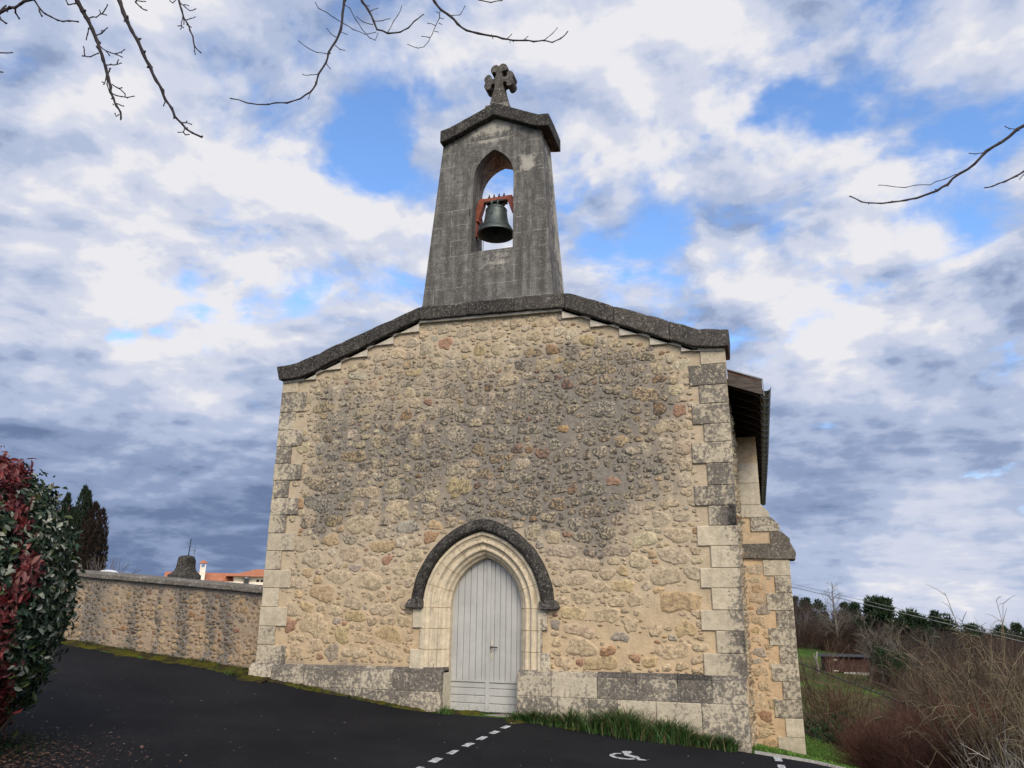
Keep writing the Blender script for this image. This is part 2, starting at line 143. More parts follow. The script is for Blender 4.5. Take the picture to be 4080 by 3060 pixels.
# ---------------------------------------------------------------- sun (thin cloud in front of it: large soft disc)
sl=bpy.data.lights.new('sun','SUN'); sl.energy=2.5; sl.angle=math.radians(22); sl.color=(1,.90,.75)
so=bpy.data.objects.new('sun',sl); COL.objects.link(so); so.rotation_euler=sund.to_track_quat('Z','Y').to_euler()
# ---------------------------------------------------------------- mesh helpers
class MB:
    def __init__(s): s.v=[];s.f=[];s.c=[];s.st=[]; s.sm=[]
    def add(s,vs,fs,col=(1,1,1,0),stain=0.,smooth=False):
        b=len(s.v); s.v.extend(vs); s.f.extend([tuple(i+b for i in f) for f in fs])
        col=tuple(col) if len(col)==4 else (*col,1.)
        s.c.extend([col]*len(vs)); s.st.extend([stain]*len(vs)); s.sm.extend([smooth]*len(fs))
        return b
    def box(s,x0,x1,y0,y1,z0,z1,**k):
        s.add([(x0,y0,z0),(x1,y0,z0),(x1,y1,z0),(x0,y1,z0),(x0,y0,z1),(x1,y0,z1),(x1,y1,z1),(x0,y1,z1)],
              [(0,3,2,1),(4,5,6,7),(0,1,5,4),(1,2,6,5),(2,3,7,6),(3,0,4,7)],**k)
    def block(s,x0,x1,y0,y1,z0,z1,bev=.008,**k):   # a dressed block, front (low y) arrises rounded off
        b=bev; q=[(x0,z0),(x1,z0),(x1,z1),(x0,z1)]; p=[(x0+b,z0+b),(x1-b,z0+b),(x1-b,z1-b),(x0+b,z1-b)]
        v=[(x,y1,z) for x,z in q]+[(x,y0+b,z) for x,z in q]+[(x,y0,z) for x,z in p]
        f=[(0,1,2,3)]+[(i,i+4,(i+1)%4+4,(i+1)%4) for i in range(4)]+[(i+4,i+8,(i+1)%4+8,(i+1)%4+4) for i in range(4)]+[(8,11,10,9)]
        s.add(v,[t[::-1] for t in f],**k)
    def prism(s,pts,y0,y1,**k):                    # pts (x,z) counter-clockwise seen from the front (-y)
        n=len(pts); v=[(x,y0,z) for x,z in pts]+[(x,y1,z) for x,z in pts]
        f=[tuple(range(n)),tuple(range(2*n-1,n-1,-1))]+[(i,i+n,(i+1)%n+n,(i+1)%n) for i in range(n)]
        s.add(v,f,**k)
    def tube(s,pts,rad,sides=5,cap=True,**k):
        P=[Vector(p) for p in pts]; n=len(P)
        if n<2: return
        v=[];f=[]; t0=(P[1]-P[0]).normalized(); a=t0.orthogonal().normalized()
        for i in range(n):
            t=(P[min(i+1,n-1)]-P[max(i-1,0)])
            t=t.normalized() if t.length>1e-9 else t0
            a=(a-t*a.dot(t)); a=a.normalized() if a.length>1e-6 else t.orthogonal().normalized()
            b=t.cross(a); r=rad[i] if hasattr(rad,'__len__') else rad
            for j in range(sides):
                an=2*math.pi*j/sides; v.append(tuple(P[i]+(a*math.cos(an)+b*math.sin(an))*r))
        for i in range(n-1):
            for j in range(sides):
                j2=(j+1)%sides; f.append((i*sides+j,i*sides+j2,(i+1)*sides+j2,(i+1)*sides+j))
        if cap: f.append(tuple(range(sides-1,-1,-1))); f.append(tuple(range((n-1)*sides,n*sides)))
        s.add(v,f,smooth=sides>4,**k)
    def lathe(s,prof,seg=32,o=(0,0,0),axis='z',**k):
        v=[];f=[];n=len(prof)
        for i in range(seg):
            an=2*math.pi*i/seg; c,sn=math.cos(an),math.sin(an)
            for r,h in prof:
                v.append((o[0]+r*c,o[1]+r*sn,o[2]+h) if axis=='z' else (o[0]+h,o[1]+r*c,o[2]+r*sn))
        for i in range(seg):
            i2=(i+1)%seg
            for j in range(n-1): f.append((i*n+j,i2*n+j,i2*n+j+1,i*n+j+1))
        s.add(v,f,smooth=True,**k)
    def mesh(s,name):
        me=bpy.data.meshes.new(name); me.from_pydata([tuple(map(float,p)) for p in s.v],[],s.f)
        a=me.color_attributes.new('col','FLOAT_COLOR','POINT'); a.data.foreach_set('color',np.array(s.c,np.float32).ravel())
        b=me.attributes.new('stain','FLOAT','POINT'); b.data.foreach_set('value',np.array(s.st,np.float32))
        me.polygons.foreach_set('use_smooth',np.array(s.sm,bool)); me.update()
        return me
    def build(s,name,mat,parent=None,bevel=0,recalc=False):
        me=s.mesh(name)
        if recalc:
            bm=bmesh.new(); bm.from_mesh(me); bmesh.ops.recalc_face_normals(bm,faces=bm.faces); bm.to_mesh(me); bm.free()
        o=link(name,me,mat,parent)
        if bevel:
            m=o.modifiers.new('bevel','BEVEL'); m.width=bevel; m.segments=2; m.limit_method='ANGLE'; m.angle_limit=math.radians(35)
        return o
def link(name,me,mat,parent=None):
    if mat and not me.materials: me.materials.append(mat)
    o=bpy.data.objects.new(name,me); COL.objects.link(o)
    if parent: o.parent=parent
    return o
def tag(o,label=None,cat=None,group=None,kind=None):
    for k,v in (('label',label),('category',cat),('group',group),('kind',kind)):
        if v: o[k]=v
    return o
def thing(name,label,cat,loc=(0,0,0),group=None):
    o=bpy.data.objects.new(name,None); o.empty_display_size=.2; COL.objects.link(o); o.location=loc
    return tag(o,label,cat,group)
def dup(root,loc,rz=0,sc=1,label=None):
    r=root.copy(); COL.objects.link(r); r.location=loc; r.rotation_euler=(0,0,rz); r.scale=(sc,sc,sc) if not isinstance(sc,tuple) else sc
    if label: r['label']=label
    for ch in list(root.children):
        c=ch.copy(); COL.objects.link(c); c.parent=r
    return r
def shifted(mb,o):
    mb.v=[(x-o[0],y-o[1],z-o[2]) for x,y,z in mb.v]; return mb
# ---------------------------------------------------------------- materials
def newmat(name,rough=.85,spec=.3):
    m=bpy.data.materials.new(name); m.use_nodes=True; t=m.node_tree; n=NT(t)
    b=t.nodes['Principled BSDF']; b.inputs['Roughness'].default_value=rough; b.inputs['Specular IOR Level'].default_value=spec
    return m,n,b
def setc(n,b,c):
    if isinstance(c,bpy.types.NodeSocket): n.t.links.new(c,b.inputs['Base Color'])
    else: b.inputs['Base Color'].default_value=(*c,1)
def bump(n,b,h,strength=.5,dist=.02):
    o=n.n('ShaderNodeBump',Height=h,Strength=strength,Distance=dist); n.t.links.new(o,b.inputs['Normal'])
def simple(name,c,rough=.8,var=.25,scale=8,spec=.3,metal=0,bmp=.2,bscale=40):
    m,n,b=newmat(name,rough,spec); co=n.n('ShaderNodeTexCoord',_out='Object')
    f=n.noise(co,scale,6,.6); k=n.ss(f,.25,.75,1-var,1+var)
    setc(n,b,n.n('ShaderNodeVectorMath',_p=dict(operation='SCALE'),i0=c,Scale=k)); b.inputs['Metallic'].default_value=metal
    if bmp: bump(n,b,n.noise(co,bscale,4),bmp,.01)
    return m
def attr_mat(name,rough=.7,var=.25,scale=6,spec=.3,trans=0,bmp=0):
    m,n,b=newmat(name,rough,spec); co=n.n('ShaderNodeTexCoord',_out='Object')
    k=n.ss(n.noise(co,scale,5,.6),.25,.75,1-var,1+var)
    c=n.n('ShaderNodeVectorMath',_p=dict(operation='SCALE'),i0=n.attr('col'),Scale=k); setc(n,b,c)
    if bmp: bump(n,b,n.noise(co,30,4),bmp,.02)
    if trans:
        tr=n.n('ShaderNodeBsdfTranslucent',Color=c); mx=n.n('ShaderNodeMixShader',i0=trans,i1=b.outputs[0],i2=tr)
        n.t.links.new(mx,n.t.nodes['Material Output'].inputs[0])
    return m
def mat_limestone():
    m,n,b=newmat('limestone',.9,.2); co=n.n('ShaderNodeTexCoord',_out='Object'); st=n.attr('stain','Fac')
    n1=n.noise(co,2.0,8,.7); n2=n.noise(co,9,6,.66); n3=n.noise(co,34,4,.6); n4=n.noise(co,21,5,.7)
    k=n.math('ADD',st,n.math('MULTIPLY',n.math('SUBTRACT',n1,.5),1.1))
    k=n.math('ADD',k,n.math('MULTIPLY',n.math('SUBTRACT',n2,.5),1.0)); k=n.math('ADD',k,n.math('MULTIPLY',n.math('SUBTRACT',n4,.5),1.7))
    li=n.ss(k,.22,.62)
    base=n.n('ShaderNodeVectorMath',_p=dict(operation='SCALE'),i0=n.attr('col'),Scale=n.ss(n2,.3,.7,.82,1.12))
    streak=n.noise(n.mapping(co,(9,9,1.1)),1,5,.6)
    base=n.mix(n.ss(streak,.52,.75,0,.35),base,(.20,.185,.16))
    hv=n.ss(st,.64,.84)
    dark=n.mix(n.ss(n4,.38,.66),n.mix(hv,(.070,.063,.057),(.017,.016,.0155)),n.mix(hv,(.145,.130,.112),(.062,.057,.051)))
    dark=n.n('ShaderNodeVectorMath',_p=dict(operation='MULTIPLY'),i0=dark,i1=n.mix(n.ss(n2,.35,.65),(.72,.70,.68),(1.45,1.38,1.25)))
    dark=n.mix(n.ss(n1,.56,.66,0,.35),dark,(.20,.175,.13))
    dark=n.mix(n.ss(n3,.575,.67,0,.85),dark,n.mix(hv,(.36,.33,.28),(.20,.19,.165)))
    c=n.mix(li,base,dark); setc(n,b,c)
    bump(n,b,n.math('ADD',n3,n.math('MULTIPLY',n2,1.5)),.45,.02); return m
def mat_rubble():
    m,n,b=newmat('rubble_masonry',.93,.15); co=n.n('ShaderNodeTexCoord',_out='Object'); st=n.attr('stain','Fac')
    nd=n.t.nodes.new('ShaderNodeAttribute'); nd.attribute_name='col'; col=nd.outputs['Color']; a=nd.outputs['Alpha']
    n1=n.noise(co,1.1,7,.6); n2=n.noise(co,5,6,.65); n3=n.noise(co,28,5,.7); n4=n.noise(co,13,6,.7)
    k=n.math('ADD',st,n.math('MULTIPLY',n.math('SUBTRACT',n1,.5),1.35)); k=n.math('ADD',k,n.math('MULTIPLY',n.math('SUBTRACT',n2,.5),.95))
    k=n.math('ADD',k,n.math('MULTIPLY',n.math('SUBTRACT',n4,.5),.5))
    k=n.math('ADD',k,n.math('MULTIPLY',n.math('SUBTRACT',n.noise(n.mapping(co,(4.5,4.5,.55)),1,6,.6),.5),.75))
    li=n.ss(k,.18,.86)
    mort=n.n('ShaderNodeVectorMath',_p=dict(operation='SCALE'),i0=col,Scale=n.ss(n2,.3,.7,.86,1.1))
    mort=n.mix(n.math('MULTIPLY',li,.86),mort,n.mix(n.ss(n4,.35,.65),(.120,.108,.094),(.225,.20,.168)))
    sto=n.n('ShaderNodeVectorMath',_p=dict(operation='SCALE'),i0=col,Scale=n.ss(n4,.3,.7,.62,1.28))
    pit=n.math('ADD',n3,n.math('MULTIPLY',li,.10))
    sto=n.mix(n.ss(pit,.52,.66,0,.85),sto,n.mix(li,(.20,.155,.10),(.055,.052,.047)))  # dark specks: lichen, and crevice shade put into the stone colour
    sto=n.mix(n.ss(n.math('ADD',n4,n.math('MULTIPLY',li,.12)),.60,.72,0,.7),sto,(.085,.080,.072))
    c=n.mix(n.ss(n.math('ADD',a,n.math('MULTIPLY',n.math('SUBTRACT',n4,.5),.9)),.30,.62),mort,sto); setc(n,b,c)
    h=n.math('ADD',n.math('MULTIPLY',n4,n.math('ADD',.5,a)),n.math('MULTIPLY',n3,.5)); bump(n,b,h,.8,.03); return m
def mat_belfry():
    m,n,b=newmat('belfry_ashlar',.92,.2); co=n.n('ShaderNodeTexCoord',_out='Object'); st=n.attr('stain','Fac')
    sp=n.n('ShaderNodeSeparateXYZ',_out=None,Vector=co)
    uv=n.n('ShaderNodeCombineXYZ',X=n.math('ADD',n.math('ADD',sp.outputs[0],.2),n.math('MULTIPLY',sp.outputs[1],.9)),Y=n.math('ADD',sp.outputs[2],.02),Z=0.)
    w=n.n('ShaderNodeVectorMath',_p=dict(operation='ADD'),i0=uv,i1=n.n('ShaderNodeVectorMath',_p=dict(operation='SCALE'),i0=n.noise(co,4,3,out=1),Scale=.03))
    br=n.t.nodes.new('ShaderNodeTexBrick'); n.t.links.new(w,br.inputs['Vector'])
    for a_,v in (('Scale',1.),('Mortar Size',.006),('Mortar Smooth',.35),('Brick Width',.62),('Row Height',.315),('Bias',0.)): br.inputs[a_].default_value=v
    br.inputs['Color1'].default_value=(.93,.93,.93,1); br.inputs['Color2'].default_value=(1.06,1.06,1.05,1); br.inputs['Mortar'].default_value=(1,1,1,1)
    n1=n.noise(co,1.3,7,.62); n2=n.noise(co,7,6,.65); n3=n.noise(co,30,5,.65)
    streak=n.noise(n.mapping(co,(7,7,.8)),1,6,.65)
    g=n.mix(n.ss(streak,.35,.68),(.080,.074,.066),(.190,.178,.157))
    g=n.mix(1.0,g,br.outputs[0],'MULTIPLY')
    g=n.mix(n.ss(n3,.50,.66,0,.6),g,(.27,.25,.21)); g=n.mix(n.ss(n2,.55,.40,0,.5),g,(.062,.058,.052))
    pale=n.math('ADD',n.math('ADD',n.math('MULTIPLY',st,-.9),n.math('MULTIPLY',n2,.55)),n.math('ADD',n.math('MULTIPLY',n1,.45),n.math('MULTIPLY',n3,.30)))
    g=n.mix(n.ss(pale,.50,.68,0,.85),g,(.40,.365,.30))
    jm=n.math('MULTIPLY',br.outputs['Fac'],n.ss(n.math('ADD',n.math('MULTIPLY',n2,.6),n.math('MULTIPLY',n1,.4)),.44,.58,.04,.6))
    c=n.mix(jm,g,(.40,.36,.30)); setc(n,b,c)
    bump(n,b,n.math('ADD',n3,n.math('MULTIPLY',n2,1.2)),.5,.02); return m
def mat_asphalt():
    m,n,b=newmat('asphalt',.95,.12); co=n.n('ShaderNodeTexCoord',_out='Object')
    n1=n.noise(co,.55,6,.6); n2=n.noise(co,150,3,.7); n3=n.noise(co,60,2,.5)
    c=n.mix(n.ss(n1,.3,.7),(.0058,.0058,.0074),(.0140,.0136,.0148))
    c=n.mix(n.ss(n2,.55,.75,0,.6),c,(.045,.043,.043)); c=n.mix(n.ss(n3,.70,.76,0,.7),c,(.075,.07,.066)); setc(n,b,c)
    vo=n.t.nodes.new('ShaderNodeTexVoronoi'); vo.feature='DISTANCE_TO_EDGE'; vo.inputs['Scale'].default_value=.42
    wv=n.n('ShaderNodeVectorMath',_p=dict(operation='ADD'),i0=co,i1=n.n('ShaderNodeVectorMath',_p=dict(operation='SCALE'),i0=n.noise(co,1.3,6,.65,out=1),Scale=1.1)); n.t.links.new(wv,vo.inputs['Vector'])
    cr=n.math('MULTIPLY',n.ss(vo.outputs['Distance'],.004,.0005),n.ss(n.noise(co,.35,3,.5),.50,.62)); c=n.mix(n.math('MULTIPLY',cr,.8),c,(.004,.004,.004))
    c=n.mix(n.ss(n.noise(n.mapping(co,loc=(4,9,0)),1.1,7,.7),.56,.70,0,.45),c,(.020,.0195,.020)); setc(n,b,c)
    bump(n,b,n.math('ADD',n2,n3),.5,.01); return m
def mat_paint():
    m,n,b=newmat('road_paint',.8,.3); co=n.n('ShaderNodeTexCoord',_out='Object'); f=n.noise(co,26,6,.75)
    setc(n,b,n.mix(n.ss(f,.46,.60,0,.9),(.50,.50,.49),(.06,.06,.06))); return m
def mat_ground():
    m,n,b=newmat('turf_and_soil',.95,.1); co=n.n('ShaderNodeTexCoord',_out='Object')
    k=n.math('MULTIPLY',n.ss(n.noise(co,.9,8,.65),.3,.7,.65,1.3),n.ss(n.noise(co,14,5,.7),.3,.7,.7,1.3))
    c=n.n('ShaderNodeVectorMath',_p=dict(operation='SCALE'),i0=n.attr('col'),Scale=k); setc(n,b,c)
    bump(n,b,n.noise(co,9,6,.7),.9,.15); return m
def mat_wood(name,c,c2,rough=.8,scale=(3,60,60)):
    m,n,b=newmat(name,rough,.25); co=n.n('ShaderNodeTexCoord',_out='Object')
    f=n.noise(n.mapping(co,scale),1,6,.6); setc(n,b,n.mix(n.ss(f,.3,.7),c,c2)); bump(n,b,f,.3,.01); return m
M={}
M['lime']=mat_limestone(); M['rubble']=mat_rubble(); M['belfry']=mat_belfry(); M['asphalt']=mat_asphalt(); M['paint']=mat_paint(); M['ground']=mat_ground()
M['oldwood']=mat_wood('weathered_timber',(.045,.034,.028),(.11,.085,.066),.85,(6,60,60)); M['darkwood']=mat_wood('dark_timber',(.012,.008,.006),(.026,.017,.012))
M['zinc']=simple('zinc',(.16,.175,.18),.45,.2,5,.4,.6,.05)
M['bronze']=simple('bell_bronze',(.075,.088,.080),.5,.3,6,.4,.55,.1,60)
M['redsteel']=simple('red_oxide_steel',(.23,.058,.030),.6,.25,9); M['blacksteel']=simple('black_iron',(.012,.012,.012),.5,.3,9,.4,.3)
M['bark']=attr_mat('bark',.9,.35,12,.15,0,.4); M['twig']=attr_mat('twig',.85,.3,5,.2)
M['leaf']=attr_mat('leaf',.55,.35,14,.35,.22); M['needle']=attr_mat('needle',.7,.3,3,.25,.1)
M['grass']=attr_mat('grass_blade',.6,.25,4,.25,.25)
M['tile']=None
# ================================================================ GROUND
rng=np.random.default_rng(11); random.seed(5)
KX=np.array([-60,-14,-9.3,-4.4,-4.3,3.9,3.95,4.4,4.75,5.3,6.5,9,12,20]); KY=np.array([8.5,1.25,.55,-.12,-.06,-.06,-.10,-.11,-.07,-.2,-.7,-2.2,-4.5,-12])
def yedge(x): return np.interp(x,KX,KY)
def smooth01(t): t=np.clip(t,0,1); return t*t*(3-2*t)
def grid_sheet(name,mat,X,Y,Z,col=None,kind='structure',stain=None):
    ny,nx=X.shape; me=bpy.data.meshes.new(name)
    v=np.stack([X,Y,Z],-1).reshape(-1,3); i=np.arange(ny*nx).reshape(ny,nx)
    f=np.stack([i[:-1,:-1],i[:-1,1:],i[1:,1:],i[1:,:-1]],-1).reshape(-1,4)
    me.from_pydata(v.tolist(),[],f.tolist())
    if col is not None:
        a=me.color_attributes.new('col','FLOAT_COLOR','POINT'); a.data.foreach_set('color',np.concatenate([col.reshape(-1,3),np.ones((ny*nx,1))],1).astype(np.float32).ravel())
    me.polygons.foreach_set('use_smooth',np.ones(len(f),bool)); me.update()
    o=link(name,me,mat)
    if kind: o['kind']=kind
    return o
def axis(lo,hi,f0,f1,step,far=1.12):
    a=list(np.arange(f0,f1+1e-6,step)); d=step; x=f1
    while x<hi: d*=far; x+=d; a.append(x)
    d=step; x=f0
    while x>lo: d*=far; x-=d; a.insert(0,x)
    return np.array(a)
xs=axis(-420,420,-16,18,.4); ys=axis(-150,620,-16,16,.4)
X,Y=np.meshgrid(xs,ys); Z=gz(X,Y)
inside=(Y<yedge(X)-.02)&(X>-32)&(X<12)&(Y>-21); Z=Z-np.where(inside,.12,0)
def fbm(x,y,s,seed=0):
    return np.array([mnoise.fractal((a/s+seed,b/s-seed,seed*.7),1,2,4) for a,b in zip(x.ravel(),y.ravel())]).reshape(x.shape)
nz=fbm(X,Y,6.,3); az=np.arctan2(X-4.23,Y+12.1); D=np.hypot(X-4.23,Y+12.1)
green=np.array([.060,.125,.016]); olive=np.array([.080,.085,.026]); brown=np.array([.045,.030,.018]); litter=np.array([.040,.026,.017])
def lerp(a,b,t): return a+(b-a)*t[...,None]
col=lerp(np.broadcast_to(green,X.shape+(3,)),olive,smooth01(nz*1.2+.4))
right=(X>3.9)
bf=smooth01((D-18)/4)*smooth01((az+.0)/.03)                      # rough ground under the scrub
meadow=np.maximum(smooth01((D-46)/4)*smooth01((70-D)/6)*smooth01((.15-az)/.03),smooth01((D-69)/3)*smooth01((94-D)/3)*smooth01((.112-az)/.012))
bf=np.clip(bf-meadow,0,1)*right
col=lerp(col,brown,bf*np.clip(.9+nz*.3,0,1)); col=lerp(col,litter,smooth01((D-95)/10))
mead2=smooth01((D-40)/3)*smooth01((66-D)/5)*right; col=lerp(col,np.array([.085,.080,.028]),mead2*meadow*.8)
grid_sheet('ground',M['ground'],X,Y,Z,col)
# car park
ax=np.concatenate([np.arange(-32,-10,.8),np.arange(-10,12.01,.3)]); rows=90
T=np.linspace(0,1,rows)**1.0
AX=np.repeat(ax[None],rows,0); AY=-21+(yedge(ax)[None]+21)*T[:,None]; AZ=gz(AX,AY)+.004+.006*fbm(AX,AY,1.2,2)
car_park=grid_sheet('car_park',M['asphalt'],AX,AY,AZ)
def asz(x,y): return float(gz(np.array([x]),np.array([y]))[0])
def ground_poly(mb,pts,h,n=6):
    bm=bmesh.new(); vs=[bm.verts.new((x,y,0)) for x,y in pts]; bm.faces.new(vs); bmesh.ops.triangulate(bm,faces=bm.faces)
    for _ in range(2): bmesh.ops.subdivide_edges(bm,edges=[e for e in bm.edges if e.calc_length()>.05],cuts=1,use_grid_fill=False)
    bm.verts.ensure_lookup_table(); bm.verts.index_update()
    P=np.array([v.co[:2] for v in bm.verts]); z=gz(P[:,0],P[:,1])+.006*fbm(P[:,0],P[:,1],1.2,2)
    mb.add([(p[0],p[1],zz+h) for p,zz in zip(P,z)],[tuple(v.index for v in f.verts) for f in bm.faces]); bm.free()
def up(o):
    bm=bmesh.new(); bm.from_mesh(o.data)
    for f in bm.faces:
        if f.normal.z<0: f.normal_flip()
    bm.to_mesh(o.data); bm.free(); return o
for q in DASHES:
    mb=MB(); qq=[]
    for i in range(4):
        a,b=np.array(q[i]),np.array(q[(i+1)%4]); 
        for t in (0,.33,.66): qq.append(tuple(a+(b-a)*t+rng.normal(0,.004,2)))
    ground_poly(mb,qq,.009); o=up(mb.build('parking_line_dash',M['paint'],car_park))
mb=MB()
for s_ in SYMBOL: ground_poly(mb,s_,.010)
up(mb.build('wheelchair_symbol',M['paint'],car_park))
# thin concrete edging on the right of the car park
mb=MB(); kp=[(3.98,-.10),(4.39,-.09),(4.75,-.05),(5.3,-.18),(6.5,-.68),(9,-2.18),(12,-4.48)]
for (a,b) in zip(kp[:-1],kp[1:]):
    n_=6
    for i in range(n_):
        p0=np.array(a)+(np.array(b)-np.array(a))*i/n_; p1=np.array(a)+(np.array(b)-np.array(a))*(i+.985)/n_; d=(p1-p0)/np.linalg.norm(p1-p0); nn=np.array([-d[1],d[0]])*.05
        z0=asz(*p0)+.035; z1=asz(*p1)+.035
        mb.add([(p0[0],p0[1],z0),(p1[0],p1[1],z1),(p1[0]+nn[0],p1[1]+nn[1],z1),(p0[0]+nn[0],p0[1]+nn[1],z0)]+[(p0[0],p0[1],z0-.2),(p1[0],p1[1],z1-.2),(p1[0]+nn[0],p1[1]+nn[1],z1-.2),(p0[0]+nn[0],p0[1]+nn[1],z0-.2)],
          [(0,1,2,3),(0,4,5,1),(2,6,7,3),(1,5,6,2),(3,7,4,0)],col=(.36,.34,.30),stain=.25)
tag(mb.build('kerb',M['lime']),kind='structure')

# ================================================================ RUBBLE
PAL=[((.50,.395,.245),34),((.42,.35,.25),22),((.56,.48,.35),12),((.48,.345,.18),9),((.38,.21,.10),3),((.32,.16,.10),2),((.33,.29,.235),4)]
PC=np.array([p[0] for p in PAL]); PW=np.array([p[1] for p in PAL],float); PW/=PW.sum()
def place_stones(rng,U0,U1,V0,V1,ok,n,size_of,gap=.012):
    cell=.5; grid={}; out=[]
    sizes=sorted([size_of(rng) for _ in range(n)],key=lambda s:-s[0]*s[1])
    for a0,b0 in sizes:
        for _ in range(34):
            u=rng.uniform(U0,U1); v=rng.uniform(V0,V1); k=ok(u,v,a0,b0)
            if not k: continue
            a,b=a0*k,b0*k
            ci,cj=int(u//cell),int(v//cell); bad=False
            for i in range(ci-1,ci+2):
                for j in range(cj-1,cj+2):
                    for (u2,v2,a2,b2) in grid.get((i,j),()):
                        du=abs(u-u2)/(a+a2+gap); dv=abs(v-v2)/(b+b2+gap)
                        if du**2.6+dv**2.6<1: bad=True; break
                    if bad: break
                if bad: break
            if not bad:
                grid.setdefault((ci,cj),[]).append((u,v,a,b)); out.append((u,v,a,b)); break
    return out
def stone(mb,rng,u,v,a,b,P,stain,hmax,tint=1.,dirty=0):
    seg=10 if a<.06 else (14 if a<.13 else 20)
    p=rng.uniform(2.2,4.5); tilt=rng.normal(0,.10); ph=rng.uniform(0,6.28,3)
    H=hmax*rng.uniform(.5,1.15)*(1 if a>.05 else .8); th=np.arange(seg)*2*np.pi/seg
    r=(np.abs(np.cos(th)/a)**p+np.abs(np.sin(th)/b)**p)**(-1/p)
    r=r*(1+.12*np.sin(2*th+ph[0])+.11*np.sin(3*th+ph[1])+.07*np.sin(5*th+ph[2])+rng.normal(0,.085,seg))
    ct,st_=math.cos(tilt),math.sin(tilt); gx,gy=rng.normal(0,.16,2)
    vs=[];fs=[]
    rings=((1.04,-.012),(.95,.30),(.76,.80),(.40,1.0)); al=[]
    for rho,h in rings:
        for j in range(seg):
            x=r[j]*rho*math.cos(th[j]); z=r[j]*rho*math.sin(th[j])
            hh=-.012 if h<0 else H*h*(1+rng.normal(0,.42))+H*(gx*x/a+gy*z/b)*1.6
            al.append(0. if h<0 else (rng.uniform(.1,.8) if h<.5 else rng.uniform(.55,1.0)))
            vs.append(P(u+x*ct-z*st_,v+x*st_+z*ct,hh))
    vs.append(P(u,v,H*(1+rng.normal(0,.3)))); al.append(1.)
    for k in range(3):
        for j in range(seg):
            j2=(j+1)%seg; fs.append((k*seg+j,k*seg+j2,(k+1)*seg+j2,(k+1)*seg+j))
    c=len(vs)-1
    for j in range(seg): fs.append((3*seg+j,3*seg+(j+1)%seg,c))
    i=rng.choice(len(PC),p=PW) if dirty==0 else dirty
    if a>.16 and i in (4,5): i=0
    cc=PC[i]*rng.uniform(.80,1.12)*(1+rng.normal(0,.03,3)); mc=np.array(mort_col(u,v)); q=(.50+.25*float(smooth01((2.8-v)/1.2))) if i<3 else .25; cc=(cc*(1-q)+mc*q)*tint; mc=mc*tint
    b0=mb.add(vs,fs,col=(*cc,1),stain=stain,smooth=True)
    for j_,a_ in enumerate(al): mb.c[b0+j_]=(*((cc if a_>.05 else mc)),a_)
def mortar_sheet(mb,U0,U1,V0,V1,step,P,keep,stain,colf,rough=.006):
    nu=int((U1-U0)/step)+1; nv=int((V1-V0)/step)+1; us=np.linspace(U0,U1,nu); vs=np.linspace(V0,V1,nv); idx={}
    def vert(i,j):
        if (i,j) not in idx:
            u,v=us[i],vs[j]; idx[(i,j)]=len(mb.v); h=rough*mnoise.fractal((u*3.1,v*3.1,7.7),1,2,3)
            mb.v.append(P(u,v,h)); mb.c.append((*colf(u,v),0.)); mb.st.append(stain(u,v))
        return idx[(i,j)]
    for i in range(nu-1):
        for j in range(nv-1):
            if keep((us[i]+us[i+1])/2,(vs[j]+vs[j+1])/2):
                mb.f.append((vert(i,j),vert(i+1,j),vert(i+1,j+1),vert(i,j+1))); mb.sm.append(True)
# ================================================================ CHURCH
church=thing('church','small pale stone village church with a pointed grey door and a bell gable on top','church',(0,0,0))
CX=-.08; XL,XR=-4.17,3.95
def top_at(x):   # underside of the coping
    return float(np.interp(x,[-4.3,-3.84,-1.36,1.31,3.53,4.1],[5.70,5.72,6.62,6.57,5.66,5.62]))
def arch_half(z,R,off=.22,spring=1.59):
    if z<spring: return R-off
    q=R*R-(z-spring)**2
    return max(-1,math.sqrt(q)-off) if q>0 else -1
G2=lambda x,z,cx,cz,sx,sz:math.exp(-((x-cx)/sx)**2-((z-cz)/sz)**2)
def fac_stain(x,z):
    pl=float(smooth01((z-2.1)/1.3)*(1-smooth01((z-5.75)/.6))*smooth01((x+4.1)/.9)*(1-smooth01((x-3.0)/.6)))
    s=-.12+.54*pl
    s+=.36*G2(x,z,2.3,4.6,1.35,1.5)+.35*G2(x,z,.6,4.3,1.4,1.2)+.28*G2(x,z,-1.6,4.2,1.4,1.0)+.22*G2(x,z,-2.7,4.6,.8,.8)
    s+=.60*G2(x,z,1.75,2.75,.42,.75)+.35*G2(x,z,.9,3.2,.6,.6)+.35*G2(x,z,-3.0,3.2,.5,.8)+.30*G2(x,z,-2.2,2.7,.6,.4)
    s+=.45*G2(x,z,CX,3.1,.9,.28)+.45*math.exp(-((z-.67)/.10)**2)*(1 if abs(x-CX)>1.1 else 0)+.35*G2(x,z,-3.6,1.0,.5,.4)+.5*G2(x,z,2.15,1.27,.14,.10)
    s+=.45*G2(x,z,1.65,1.7,.18,.25)+.4*G2(x,z,-1.6,1.5,.2,.3)
    d=top_at(x)-z
    s-=.55*math.exp(-(d/.28)**2)
    s-=.22*float(smooth01((x-2.2)/.6)*(1-smooth01((z-2.6)/.8)))
    return s
def mort_col(x,z):
    t=smooth01((2.6-z)/1.8); return tuple(np.array([.46,.365,.245])*(1-t)+np.array([.51,.375,.225])*t)
PF=lambda u,v,h:(u,-h,v)
def fac_keep(u,v):
    if not(XL<u<XR) or v<.3 or v>top_at(u)+.12: return False
    return abs(u-CX)>arch_half(v,1.14)
